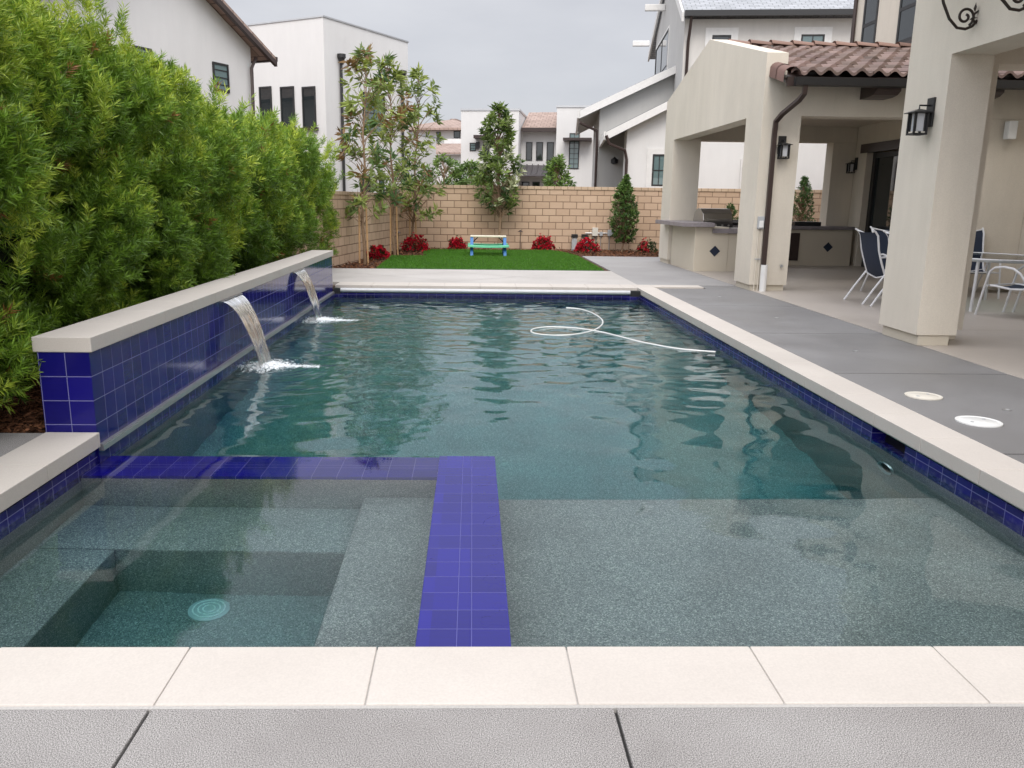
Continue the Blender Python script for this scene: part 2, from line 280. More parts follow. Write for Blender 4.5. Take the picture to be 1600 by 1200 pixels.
# ------------------------------------------------------------------ mesh helpers
COL = scene.collection
class MB:
    def __init__(s): s.v = []; s.f = []; s.sm = False
    def add(s, vs, fs):
        n = len(s.v); s.v += [tuple(map(float, p)) for p in vs]; s.f += [tuple(i+n for i in f) for f in fs]; return s
    def box(s, x0, x1, y0, y1, z0, z1):
        return s.add([(x0,y0,z0),(x1,y0,z0),(x1,y1,z0),(x0,y1,z0),(x0,y0,z1),(x1,y0,z1),(x1,y1,z1),(x0,y1,z1)],
                     [(0,3,2,1),(4,5,6,7),(0,1,5,4),(1,2,6,5),(2,3,7,6),(3,0,4,7)])
    def prism(s, pts, a, b, axis='y'):
        """polygon (p,q) extruded between a and b along axis: x -> (y,z), y -> (x,z), z -> (x,y)"""
        mk = {'x': lambda p, c: (c, p[0], p[1]), 'y': lambda p, c: (p[0], c, p[1]), 'z': lambda p, c: (p[0], p[1], c)}[axis]
        n = len(pts); vs = [mk(p, a) for p in pts] + [mk(p, b) for p in pts]
        return s.add(vs, [tuple(range(n))[::-1], tuple(range(n, 2*n))] + [(i, (i+1) % n, n+(i+1) % n, n+i) for i in range(n)])
    def tube(s, path, r, n=8, closed=False, cap=True):
        P = [Vector(p) for p in path]; rr = r if hasattr(r, '__len__') else [r]*len(P); vs = []; fs = []
        up = None
        for i, p in enumerate(P):
            d = (P[(i+1) % len(P)] - P[i-1]) if closed else (P[min(i+1, len(P)-1)] - P[max(i-1, 0)])
            d.normalize()
            if up is None: up = Vector((0, 0, 1)) if abs(d.z) < .9 else Vector((1, 0, 0))
            a = d.cross(up).normalized(); b_ = a.cross(d).normalized(); up = b_
            for k in range(n):
                t = 2*math.pi*k/n; vs.append(p + a*math.cos(t)*rr[i] + b_*math.sin(t)*rr[i])
        m = len(P)
        for i in range(m if closed else m-1):
            j = (i+1) % m
            for k in range(n): fs.append((i*n+k, i*n+(k+1) % n, j*n+(k+1) % n, j*n+k))
        if cap and not closed: fs += [tuple(range(n))[::-1], tuple((m-1)*n+k for k in range(n))]
        s.sm = True
        return s.add(vs, fs)
    def lathe(s, prof, c, n=24, axis='z'):
        vs = []; fs = []
        for r, h in prof:
            for k in range(n):
                t = 2*math.pi*k/n; a, b_ = r*math.cos(t), r*math.sin(t)
                vs.append({'z': (c[0]+a, c[1]+b_, c[2]+h), 'x': (c[0]+h, c[1]+a, c[2]+b_), 'y': (c[0]+a, c[1]+h, c[2]+b_)}[axis])
        for i in range(len(prof)-1):
            for k in range(n): fs.append((i*n+k, i*n+(k+1) % n, (i+1)*n+(k+1) % n, (i+1)*n+k))
        fs += [tuple(range(n))[::-1], tuple((len(prof)-1)*n+k for k in range(n))]
        s.sm = True
        return s.add(vs, fs)
    def build(s, name, mat, parent=None, smooth=None, bevel=0, fix=True):
        me = bpy.data.meshes.new(name); me.from_pydata(s.v, [], s.f)
        if fix:
            bm = bmesh.new(); bm.from_mesh(me); bmesh.ops.recalc_face_normals(bm, faces=bm.faces)
            if bevel: bmesh.ops.bevel(bm, geom=[e for e in bm.edges if e.is_manifold and e.calc_face_angle(0) > .5], offset=bevel, segments=2, affect='EDGES', profile=.6)
            bm.to_mesh(me); bm.free()
        me.materials.append(MT[mat] if isinstance(mat, str) else mat)
        if s.sm if smooth is None else smooth:
            me.shade_smooth() if hasattr(me, 'shade_smooth') else None
            try: me.set_sharp_from_angle(angle=R_(40))
            except Exception: pass
        o = bpy.data.objects.new(name, me); COL.objects.link(o); o.parent = parent
        return o
def tag(o, label=None, cat=None, group=None, kind=None):
    if label: o['label'] = label
    if cat: o['category'] = cat
    if group: o['group'] = group
    if kind: o['kind'] = kind
    return o
def empty(name, loc=(0, 0, 0), rz=0, **kw):
    o = bpy.data.objects.new(name, None); COL.objects.link(o); o.location = loc; o.rotation_euler = (0, 0, rz); o.empty_display_size = .2
    return tag(o, **kw)
def copy_tree(o, parent=None):
    c = o.copy(); COL.objects.link(c); c.parent = parent
    for ch in [x for x in list(COL.objects) if x.parent == o]: copy_tree(ch, c)
    return c
def fast_mesh(name, V, Fq, mat, parent=None, col=None, smooth=False):
    """V (n,3), Fq (m,4) quads; col (m,3) per face colour"""
    me = bpy.data.meshes.new(name); n, m = len(V), len(Fq)
    me.vertices.add(n); me.vertices.foreach_set('co', np.asarray(V, dtype=np.float32).ravel())
    me.loops.add(m*4); me.loops.foreach_set('vertex_index', np.asarray(Fq, dtype=np.int32).ravel())
    me.polygons.add(m); me.polygons.foreach_set('loop_start', np.arange(0, m*4, 4, dtype=np.int32)); me.polygons.foreach_set('loop_total', np.full(m, 4, dtype=np.int32))
    if smooth: me.polygons.foreach_set('use_smooth', np.ones(m, dtype=bool))
    me.update(calc_edges=True); me.validate()
    if col is not None:
        a = me.color_attributes.new('col', 'FLOAT_COLOR', 'CORNER'); c = np.ones((m, 4, 4), dtype=np.float32); c[:, :, :3] = col[:, None, :]
        a.data.foreach_set('color', c.ravel())
    me.materials.append(MT[mat]); o = bpy.data.objects.new(name, me); COL.objects.link(o); o.parent = parent
    return o
def nrm(a): return a/np.maximum(np.linalg.norm(a, axis=-1, keepdims=True), 1e-9)
def leaves(P, D, L, W, fold=.25, droop=0):
    """one folded-diamond quad per leaf"""
    n = len(P); D = nrm(D); Rn = rng.normal(size=(n, 3)); S = nrm(np.cross(D, Rn)); Up = np.cross(S, D)
    L = np.broadcast_to(np.asarray(L, float), (n,))[:, None]; W = np.broadcast_to(np.asarray(W, float), (n,))[:, None]
    mid = P + D*L*.45; tip = P + D*L; tip[:, 2] -= (L*droop)[:, 0]
    V = np.stack([P, mid + S*W*.5 + Up*W*fold, tip, mid - S*W*.5 + Up*W*fold], 1).reshape(-1, 3)
    return V, np.arange(4*n).reshape(n, 4)
def noise3(P, seed=0, octs=((1, 1),)):
    """cheap smooth pseudo noise from sums of sines"""
    r = np.random.default_rng(seed); out = np.zeros(len(P))
    for fr, am in octs:
        for _ in range(6):
            k = nrm(r.normal(size=3))*fr*r.uniform(.6, 1.4); out += am*np.sin(P@k*2*math.pi + r.uniform(0, 6.28))/6**.5
    return out
# ================================================================== SETTING: ground, decks, water
XL, XR, YN, YF = -2.31, 2.85, 2.43, 13.90          # pool interior
ZW = -.20                                            # water level
def ring(mb, x0, x1, y0, y1, hx0, hx1, hy0, hy1, z0, z1):
    mb.box(x0, hx0, y0, y1, z0, z1); mb.box(hx1, x1, y0, y1, z0, z1); mb.box(hx0, hx1, y0, hy0, z0, z1); mb.box(hx0, hx1, hy1, y1, z0, z1)
g = MB(); ring(g, -60, 60, -20, 150, XL-.25, XR+.25, YN-.25, YF+.25, -.3, -.05)
tag(g.build('ground', 'earth'), kind='structure')
def slab(name, mat, *boxes, z=0.0, bev=.004):
    m = MB()
    for b in boxes: m.box(b[0], b[1], b[2], b[3], -.06, z)
    return tag(m.build(name, mat, bevel=bev), kind='structure')
J = .0045
slab('near_deck', 'conc_near', (-9, -.905-J, -4, 2.088), (-.905+J, .42-J, -4, 2.088), (.42+J, 3.137, -4, 2.088))
slab('left_deck', 'conc_near', (-9, -2.605, 2.088+J, 4.88))
ys = [-4, 2.2, 4.55, 6.865, 9.07, 11.55, 13.86]
slab('side_deck', 'conc_right', *[(3.137+J, 4.668, ys[i]+.014, ys[i+1]-.014) for i in range(6)])
slab('far_deck', 'conc_far', (-3.2, 2.93, 14.415, 17.3))
slab('kitchen_deck', 'conc_mid', (2.93+J, 4.668, 14.415, 22.0), (4.668, 5.2, 20.45, 22.0))
# small concrete infill right of the far coping end
slab('deck_infill', 'conc_right', (4.0, 4.668, 13.87, 14.40))
slab('patio_floor', 'patio', (4.675, 9.2, -4, 4.9), (4.675, 9.2, 4.9+J, 9.4), (4.675, 9.2, 9.4+J, 13.6), (4.675, 9.2, 13.6+J, 20.43), z=.004)
m = MB(); m.box(-9, -2.61, 2.1, 4.87, -.055, -.012); m.box(-9, 3.13, -4, 2.08, -.055, -.012); m.box(3.14, 4.66, -4, 13.86, -.055, -.012); m.box(4.68, 9.19, -4, 20.4, -.055, -.012)
tag(m.build('slab_joint_filler', plain('dark joint filler', (.025, .023, .022), .9)), kind='structure')
# diamond scoring on the far deck
m = MB()
for xa, ya, xb, yb in [(-2.6, 15.0, -.3, 16.6), (-2.6, 16.4, -.3, 14.7), (-.3, 14.7, 2.2, 16.9), (-.3, 16.6, 2.4, 14.6), (-3.0, 15.8, -2.6, 16.4)]:
    d = Vector((xb-xa, yb-ya, 0)).normalized(); n_ = Vector((-d.y, d.x, 0))*.008
    m.add([(xa-n_.x, ya-n_.y, .003), (xb-n_.x, yb-n_.y, .003), (xb+n_.x, yb+n_.y, .003), (xa+n_.x, ya+n_.y, .003)], [(0, 1, 2, 3)])
tag(m.build('deck_score_lines', 'grout'), kind='structure')
# mulch beds and turf
m = MB(); m.box(-9, -2.6, 4.885, 14.41, -.05, -.02); m.box(-9, -3.2, 14.41, 25, -.05, -.02); m.box(-3.2, 2.93, 17.302, 25, -.05, -.02); m.box(2.93, 13, 22.002, 25, -.05, -.02)
tag(m.build('mulch_bed', 'mulchbed'), kind='structure')
TURF = [(-2.0, 17.31), (2.79, 17.31), (2.79, 21.9), (2.55, 23.7), (2.3, 24.25), (-1.4, 24.1), (-1.25, 21.3), (-2.05, 21.2)]
m = MB(); m.prism(TURF, -.05, .008, 'z'); tag(m.build('turf_base', 'grass'), kind='structure')
def in_poly(x, y, poly):
    ins = np.zeros(len(x), bool); n = len(poly)
    for i in range(n):
        x1, y1 = poly[i]; x2, y2 = poly[(i+1) % n]
        c = ((y1 > y) != (y2 > y)) & (x < (x2-x1)*(y-y1)/(y2-y1+1e-12)+x1); ins ^= c
    return ins
n = 90000; gx_, gy_ = rng.uniform(-2.1, 2.8, n), rng.uniform(17.3, 24.3, n); k = in_poly(gx_, gy_, TURF); gx_, gy_ = gx_[k], gy_[k]; n = len(gx_)
P = np.stack([gx_, gy_, np.full(n, .006)], 1); D = np.stack([rng.normal(0, .35, n), rng.normal(-.15, .35, n), np.ones(n)], 1)
V, Q = leaves(P, D, rng.uniform(.025, .045, n), .007); c0 = np.array([.075, .22, .022])*rng.uniform(.6, 1.5, n)[:, None]; c0[:, 0] += rng.uniform(0, .02, n)
tag(fast_mesh('grass', V, Q, 'leaf', col=c0), label='artificial green lawn in front of the block wall', cat='grass', kind='stuff')
# bark chips on the beds
def chips(n, x0, x1, y0, y1, size=1.0, poly=None):
    x, y = rng.uniform(x0, x1, n), rng.uniform(y0, y1, n)
    if poly is not None: k = poly(x, y); x, y = x[k], y[k]; n = len(x)
    P = np.stack([x, y, rng.uniform(-.018, .02, n)], 1); D = np.stack([rng.normal(size=n), rng.normal(size=n), rng.normal(0, .35, n)], 1)
    V, Q = leaves(P, D, rng.uniform(.03, .075, n)*size, rng.uniform(.008, .02, n)*size, .1)
    c = np.array([.16, .07, .035])*rng.uniform(.25, 1.6, n)[:, None]; return V, Q, c
parts_ = [chips(26000, -4.8, -2.62, 4.9, 8.5), chips(5000, -5, -2.62, 8.5, 14.4, 1.4), chips(16000, -3.3, 5.6, 16.8, 24.95, 1.5, lambda x, y: ~in_poly(x, y, TURF) & ((x < -1.2) | (y > 22.02)) & ~((x > -3.2) & (y < 17.3)))]
off = 0; VV = []; QQ = []; CC = []
for V, Q, c in parts_: VV.append(V); QQ.append(Q+off); CC.append(c); off += len(V)
tag(fast_mesh('bark_mulch', np.concatenate(VV), np.concatenate(QQ), 'chip', col=np.concatenate(CC)), label='loose reddish brown bark mulch under the hedge and along the block walls', cat='mulch', kind='stuff')
# ---- pool (a thing), its coping, shell, tile band
pool = empty('swimming_pool', (0, 0, 0), label='long rectangular swimming pool with pale coping and dark blue waterline tile', cat='pool')
m = MB(); T = .22
m.box(XL-T, XL, YN-T, YF+T, -2.1, -.31); m.box(XR, XR+T, YN-T, YF+T, -2.1, -.31); m.box(XL, XR, YN-T, YN, -2.1, -.31); m.box(XL, XR, YF, YF+T, -2.1, -.31)
m.box(XL, XR, YN, 4.66, -2.1, -1.75)
m.prism([(4.66, -2.1), (YF, -2.1), (YF, -1.30), (10.5, -1.45), (6.5, -1.75), (4.66, -1.75)], XL, XR, 'x')
m.build('pool_shell', 'pebble', pool)
m = MB(); m.box(.157, XR, YN, 4.66, -1.745, -.56); m.build('tanning_shelf', 'pebble', pool, bevel=.012)
m = MB(); m.box(XL-.2, XL, YN, YF, -.308, -.115); m.box(XR, XR+.2, YN, 5.09, -.308, -.115); m.box(XR, XR+.2, 5.54, YF, -.308, -.115); m.box(XR, XR+.2, 5.09, 5.54, -.308, -.225); m.build('waterline_tile', 'band_yz', pool)
m = MB(); m.box(XL, XR, YF, YF+.2, -.308, -.115); m.build('waterline_tile', 'band_xz', pool)
m = MB(); m.box(XR+.10, XR+.12, 5.09, 5.54, -.223, -.118); m.build('skimmer_opening', 'black', pool)
m = MB()
m.box(XR+.004, XR+.02, YN, 13.6, -.112, -.098); m.box(XL-.02, XL-.004, YN, 4.89, -.112, -.098)
m.build('cover_track', 'alu', pool)
# coping stones, 0.61 m each with open grout joints
m = MB(); jg = .0016
def stones(a0, a1, step, f):
    a = a0
    while a < a1-.01:
        b = min(a+step, a1); f(a+jg, b-jg); a = b
xs = [-2.615, -2.1, -1.504, -.899, -.298, .315, .918, 1.526, 2.13, 2.73, 3.131]
for a, b in zip(xs[:-1], xs[1:]): m.box(a+jg, b-jg, 2.103, 2.415, -.088, .004)
stones(2.421, 13.64, .61, lambda a, b: m.box(2.815, 3.131, a, b, -.088, .004))
stones(2.421, 4.89, .61, lambda a, b: m.box(-2.60, -2.275, a, b, -.088, .004))
stones(-2.3, 2.81, .61, lambda a, b: m.box(a, b, 13.86, 14.405, -.062, .004))
m.box(2.815, 3.131, 13.646, 14.405, -.088, .004); m.box(3.137, 3.995, 14.05, 14.405, -.05, .004)
m.build('coping', 'coping', pool, bevel=.005)
m = MB(); m.box(-2.58, 3.11, 2.09, 2.40, -.095, -.002); m.box(2.83, 3.12, 2.4, 14.39, -.095, -.002); m.box(-2.59, -2.29, 2.4, 4.885, -.095, -.002); m.box(-2.3, 2.83, 13.88, 14.39, -.06, -.002)
m.build('coping_grout', 'grout', pool)
# mortar joint between near coping and deck
m = MB(); m.box(-9, 3.14, 2.0885, 2.1025, -.06, -.001); tag(m.build('deck_joint', 'grout'), kind='structure')
m = MB(); m.lathe([(.0, 0), (.075, 0), (.085, -.012), (.10, -.016), (.105, 0.0)], (XR, 5.30, -.66), 28, 'x'); m.build('pool_lamp', 'alu', pool)
for x, y, r, mat in [(3.452, 6.005, .132, 'beige_plastic'), (3.425, 5.262, .142, 'white_plastic')]:
    t_ = empty('valve_cover', (x, y, .001), label='round beige valve lid set in the grey deck, the farther one' if mat[0] == 'b' else 'round white skimmer lid set in the grey deck, the nearer one', cat='lid')
    m = MB(); m.lathe([(r, 0), (r, .008), (r-.01, .009), (r-.014, .006), (r-.03, .006), (r-.035, .009), (.0, .009)], (0, 0, 0), 40); m.build('lid', mat, t_)
    for a in (.6, 3.6):
        m = MB(); m.lathe([(.012, .0095), (.012, .0115), (0, .0115)], (math.cos(a)*r*.5, math.sin(a)*r*.5, 0), 10); m.build('screw', 'grey_box', t_)
for (x, y), lab_ in zip([tuple(atZ(1573, 641)[:2]), tuple(atZ(1337, 549)[:2]), tuple(atZ(1213, 497)[:2]), tuple(atZ(1124, 464)[:2])], ('small round anchor cap in the deck right of the white and beige lids', 'small round anchor cap in the deck beside the big near post', 'small round anchor cap in the deck on the second slab from the far end', 'small round anchor cap in the deck near the far corner of the pool coping')):
    m = MB(); m.lathe([(.028, 0), (.028, .004), (.02, .004), (.018, .002), (0, .002)], (0, 0, 0), 16); o = m.build('deck_anchor', 'alu'); o.location = (x, y, .001)
    tag(o, label=lab_, cat='anchor', group='anchor caps in the grey deck')
# roller tube of the pool cover
rl = empty('cover_roller', (0, 13.62, -.055), label='white pool cover roller under the far coping', cat='roller')
m = MB(); m.tube([(-2.17, 0, 0), (2.64, 0, 0)], .036, 20); m.build('tube', 'tube_white', rl)
for xa, xb in ((-2.28, -2.17), (2.64, 2.80)):
    m = MB(); m.box(xa, xb, -.05, .05, -.06, .035); m.build('bracket', 'black', rl, bevel=.004)
m = MB(); m.box(-2.17, 2.64, .06, .22, -.055, -.045); m.build('roller_shadow_strip', 'black', rl)  # black strip put in for the shadow below the roller
# ---- raised feature wall
rw = empty('raised_pool_wall', (-2.44, 4.9, 0), label='raised cobalt tiled wall with pale cap along the left of the pool', cat='wall')
def rel(mb, name, mat, parent, **kw):
    o = mb.build(name, mat, parent, **kw); o.matrix_parent_inverse = Matrix.Translation(-Vector(parent.location)); return o
m = MB(); m.box(-2.605, -2.296, 4.904, 13.60, -.31, .50); rel(m, 'tiled_wall', 'tile_yz', rw)
m = MB(); m.box(-2.605, -2.296, 4.896, 4.902, -.1, .50); rel(m, 'end_tile', 'tile_xz', rw)
m = MB(); a = 4.885
for i in range(15):
    b_ = min(a+.61, 13.62)
    if b_ <= a+.02: break
    m.box(-2.625, -2.275, a+.001, b_-.001, .5015, .592); a = b_
rel(m, 'wall_cap', 'coping', rw, bevel=.005)
m = MB(); m.box(-2.295, -2.265, 4.905, 13.60, -.118, -.088); m.box(-2.295, -2.270, 4.905, 13.60, -.086, -.078); rel(m, 'cover_track', 'alu', rw)
# ---- spa
RBX, RBZ, BBY, BBZ, LBX = -.64, -.55, 4.09, -.73, -1.88
spa = empty('spa', (0, 0, 0), label='sunken square spa with cobalt tiled rim in the near left corner of the pool', cat='spa')
m = MB(); m.box(-.20, .155, YN, 5.062, -1.74, -.26); m.box(XL, -.20, 4.675, 5.062, -1.74, -.26); m.build('spa_wall', 'pebble', spa)
m = MB(); m.box(-.201, .156, YN, 5.063, -.258, -.1925); m.build('side_rim', 'spa_long', spa, bevel=.003)
m = MB(); m.box(XL, -.202, 4.674, 5.063, -.258, -.2085); m.build('back_rim', 'spa_cross', spa)
m = MB()
m.box(RBX, -.201, YN, 4.674, -1.74, RBZ); m.box(XL, RBX, BBY, 4.674, -1.74, BBZ); m.box(XL, LBX, YN, BBY, -1.74, BBZ)
m.build('bench', 'pebble', spa, bevel=.02)
m = MB(); m.box(LBX, RBX, YN, BBY, -1.74, -1.25); m.build('footwell_floor', 'pebble', spa)
dr = MB()
dr.lathe([(.105, -1.25), (.105, -1.235), (.095, -1.23), (.0, -1.226)], (-1.355, 3.93, 0), 36)
o = dr.build('drain_cover', 'grey_box', spa)
m = MB()
for rr in (.03, .055, .08):
    m.tube([(-1.355+rr*math.cos(t), 3.93+rr*math.sin(t), -1.226) for t in np.linspace(0, 6.283, 28, endpoint=False)], .004, 6, closed=True)
m.build('drain_rings', 'white_plastic', spa)
# ---- water surface: a closed body with a rippled top
dx = .021; xs_ = np.arange(XL-.012, XR+.012+dx, dx); ys_ = np.arange(YN-.012, YF+.012+dx, dx); nx, ny = len(xs_), len(ys_)
X, Y = np.meshgrid(xs_, ys_)
def sst(a, b, x): t = np.clip((x-a)/(b-a), 0, 1); return t*t*(3-2*t)
IMP = [(-2.04, 7.98), (-2.10, 11.15)]
far = sst(4.6, 8.5, Y); Hh = np.zeros_like(X); r2 = np.random.default_rng(5)
for _ in range(46):
    lam = r2.uniform(.13, .45); a = r2.normal(1.5, .75); kx, ky = math.cos(a)*2*math.pi/lam, math.sin(a)*2*math.pi/lam
    ph = r2.uniform(0, 6.28); warp = .35*np.sin(X*r2.uniform(.8, 2)+r2.uniform(0, 6))+.35*np.sin(Y*r2.uniform(.8, 2)+r2.uniform(0, 6))
    Hh += lam*.00125*np.sin(kx*X+ky*Y+ph+warp*2)*far
for _ in range(16):
    lam = r2.uniform(.35, 1.1); a = r2.uniform(0, 6.28); kx, ky = math.cos(a)*2*math.pi/lam, math.sin(a)*2*math.pi/lam
    warp = np.sin(X*r2.uniform(.6, 1.5)+r2.uniform(0, 6))+np.sin(Y*r2.uniform(.6, 1.5)+r2.uniform(0, 6))
    Hh += lam*.0010*np.sin(kx*X+ky*Y+r2.uniform(0, 6.28)+warp)*(.75+.25*sst(3.2, 6.5, Y))*np.where((X < .16) & (Y < 5.07), .25, 1)
for ix, iy in IMP:
    r = np.hypot(X-ix, Y-iy)
    Hh += (.0034*np.exp(-r/.55)*np.sin(2*math.pi*r/.115) + .0011*np.exp(-r/2.0)*np.sin(2*math.pi*r/.17+1) + .0008*np.exp(-r/3.5)*np.sin(2*math.pi*r/.27))*sst(4.4, 6.0, Y)
rim = (X > -.22) & (X < .18) & (Y < 5.08)
Hh = np.where(rim, Hh*.3, Hh)
V = np.stack([X, Y, ZW+Hh], -1).reshape(-1, 3); idx = np.arange(nx*ny).reshape(ny, nx)
Q = np.stack([idx[:-1, :-1], idx[:-1, 1:], idx[1:, 1:], idx[1:, :-1]], -1).reshape(-1, 4)
nb = len(V); rimi = np.concatenate([idx[0, :], idx[1:, -1], idx[-1, -2::-1], idx[-2:0:-1, 0]]); low = V[rimi].copy(); low[:, 2] = -2.05
V = np.concatenate([V, low, [[0, 8, -2.05]]]); k = len(rimi); a = np.arange(k); b_ = (a+1) % k
Q2 = np.stack([rimi[b_], rimi[a], nb+a, nb+b_], 1)
me_q = np.concatenate([Q, Q2]); wobj = fast_mesh('pool_water', V[:-1], me_q, 'water', smooth=True)
bm = bmesh.new(); bm.from_mesh(wobj.data); bm.verts.ensure_lookup_table(); f = bm.faces.new([bm.verts[nb+i] for i in range(k)]); bmesh.ops.recalc_face_normals(bm, faces=bm.faces)
for f in bm.faces: f.smooth = abs(f.normal.z) > .5 and f.calc_area() < 1
bm.to_mesh(wobj.data); bm.free(); tag(wobj, kind='structure')
# ---- spillways: sheet of falling water, splash
def waterfall(y0, y1, ix, iy, wid, label):
    t_ = empty('waterfall', (ix, iy, ZW), label=label, cat='waterfall', group='sheet waterfalls from the raised wall')
    nu, nv = 170, 80; Vs = []; r3 = np.random.default_rng(int(y0*10)); ph = r3.uniform(0, 6.28, 12); fr = r3.uniform(9, 30, 12)
    us = np.linspace(0, 1, nu); vs_ = np.linspace(0, 1, nv)
    for side in (0, 1):
        for tt in vs_:
            z = max(.492 - .69*tt**2, ZW-.012); x = -2.30 + (ix+2.32)*tt
            wv = (y1-y0)*(1-tt**.75) + wid*tt**.75; cy = (y0+y1)/2*(1-tt)+iy*tt
            rip = sum(np.sin(us*2*math.pi*fr[j]+ph[j]+tt*2.5*math.sin(j)) for j in range(12))/12
            br = np.sin(us*2*math.pi*7+ph[0]+tt*2)*np.sin(tt*31+us*23)*.5
            for i, u in enumerate(us):
                edge = 1+1.4*math.exp(-min(u, 1-u)*40)
                th = max((.0010+.0018*tt+.0052*rip[i]*(.35+.9*tt)+.0012*br[i]*tt)*edge, .0006)
                Vs.append((x+(th if side == 0 else -th)*.8+.004*rip[i]*tt, cy+(u-.5)*wv+.007*math.sin(tt*17+u*9)*tt, z+(th if side == 0 else -th)*.4))
    Vs = np.array(Vs); id0 = np.arange(nu*nv).reshape(nv, nu); id1 = id0+nu*nv
    q = lambda i: np.stack([i[:-1, :-1], i[:-1, 1:], i[1:, 1:], i[1:, :-1]], -1).reshape(-1, 4)
    rim_ = np.concatenate([id0[0, :], id0[1:, -1], id0[-1, -2::-1], id0[-2:0:-1, 0]]); k = len(rim_); a = np.arange(k)
    Q = np.concatenate([q(id0), q(id1)[:, ::-1], np.stack([rim_[(a+1) % k], rim_[a], rim_[a]+nu*nv, rim_[(a+1) % k]+nu*nv], 1)])
    o = fast_mesh('water_sheet', Vs-np.array([ix, iy, ZW]), Q, 'fall', t_, smooth=True)
    # splash: foam lumps and drops
    n = 2700; an = rng.uniform(0, 6.28, n); rad = np.abs(rng.normal(0, .13, n)); st = rng.random(n) < .35
    px = np.where(st, rng.uniform(-.06, .55, n), rad*np.cos(an)*1.1+.05); py = np.where(st, rng.normal(0, .035, n)-(px*.05), rad*np.sin(an)*1.3)
    pz = np.abs(rng.normal(0, .012, n))*np.exp(-np.hypot(px, py)*5)+.0015; s = rng.uniform(.003, .011, n)*np.exp(-np.hypot(px, py)*1.8)
    ico = np.array([(1, 0, 0), (0, 1, 0), (-1, 0, 0), (0, -1, 0), (0, 0, 1), (0, 0, -1)], float)
    Vf = (np.stack([px, py, pz], 1)[:, None, :]+ico[None]*s[:, None, None]*np.array([1.5, 1.3, .7])).reshape(-1, 3)
    fq = np.array([(0, 1, 4, 4), (1, 2, 4, 4), (2, 3, 4, 4), (3, 0, 4, 4), (1, 0, 5, 5), (2, 1, 5, 5), (3, 2, 5, 5), (0, 3, 5, 5)])
    mb = MB(); Fa = (fq[None]+6*np.arange(n)[:, None, None]).reshape(-1, 4)
    mb.v = [tuple(v) for v in Vf]; mb.f = [tuple(f[:3]) for f in Fa]; mb.sm = True; mb.build('splash', 'foam', t_, fix=False)
    # metal lip
    mb = MB(); mb.box(-2.297, -2.262, y0-.02, y1+.02, .492, .4995); o = mb.build('spillway_lip', 'alu', t_); o.matrix_parent_inverse = Matrix.Translation(-Vector(t_.location))
waterfall(7.48, 8.12, IMP[0][0], IMP[0][1], .38, 'clear sheet of water falling from the raised blue wall, the nearer one')
waterfall(10.55, 11.17, IMP[1][0], IMP[1][1], .38, 'clear sheet of water falling from the raised blue wall, the farther one')
# white vacuum hose on the water
hp = [(885, 481), (905, 483), (925, 489), (940, 499), (940, 508), (925, 517), (895, 523), (858, 524), (832, 520), (834, 514), (860, 511), (900, 513), (940, 519), (1000, 534), (1060, 545), (1118, 550)]
hq = [Vector(atZ(x, y, ZW+.004)) for x, y in hp]; hs = []
for i in range(len(hq)-1):
    p0, p1, p2, p3 = hq[max(i-1, 0)], hq[i], hq[i+1], hq[min(i+2, len(hq)-1)]
    for j in range(8):
        t = j/8; hs.append(.5*((2*p1)+(p2-p0)*t+(2*p0-5*p1+4*p2-p3)*t*t+(3*p1-p0-3*p2+p3)*t**3))
hs.append(hq[-1]); m = MB(); m.tube(hs, .0105, 8)
tag(m.build('pool_hose', 'pvc'), label='white floating hose looping on the pool water', cat='hose')
# ================================================================== OUR HOUSE: patio cover, bay, furniture
def rename(o, n): o.name = n; return o
pc = empty('patio_cover', (4.62, 13.6, 0), label='cream stucco patio cover with gabled parapet and clay tile roof beside the pool deck', cat='patio cover')
X0, X1 = 4.60, 4.96
# pool-side gabled parapet wall with its wide opening and the two posts under it
m = MB()
m.prism([(13.602, .10), (14.40, .10), (14.40, 2.83), (19.50, 2.83), (19.50, .10), (20.40, .10), (20.40, 3.76), (17.0, 4.545), (13.602, 3.745)], X0+.02, X1, 'x')
m.box(X1, 5.25, 13.602, 14.40, .10, 2.80); m.box(X1, 5.25, 19.50, 20.40, .10, 2.86)
rel(m, 'gable_wall', 'stucco', pc)
def post(x0, x1, y0, y1, z1, parent, base=.10, mat='stucco'):
    m = MB(); m.box(x0, x1, y0, y1, base, z1); rel(m, 'post', mat, parent, bevel=.018)
    m = MB(); m.box(x0+.035, x1-.035, y0+.035, y1-.035, 0, base-.001); rel(m, 'post_base', 'counter_warm', parent)
for ya_, yb_ in ((13.602, 14.40), (19.50, 20.40)):
    m = MB(); m.box(4.655, 5.215, ya_+.035, yb_-.035, 0, .099); rel(m, 'post_base', 'counter_warm', pc)
m = MB(); m.box(X1, 9.098, 13.602, 14.0, 2.80, 3.37); rel(m, 'front_beam', 'stucco', pc)
m = MB(); m.box(8.32, 9.098, 13.604, 14.0, .10, 2.799); rel(m, 'front_wall', 'stucco', pc, bevel=.01)
m = MB(); m.box(X1+.001, 9.098, 20.0, 20.398, 2.86, 3.40); m.box(8.55, 9.098, 20.0, 20.398, 0, 2.859); rel(m, 'rear_wall', 'stucco', pc, bevel=.01)
m = MB(); m.box(4.97, 9.095, 14.002, 19.998, 3.22, 3.30); rel(m, 'ceiling', 'stucco', pc)
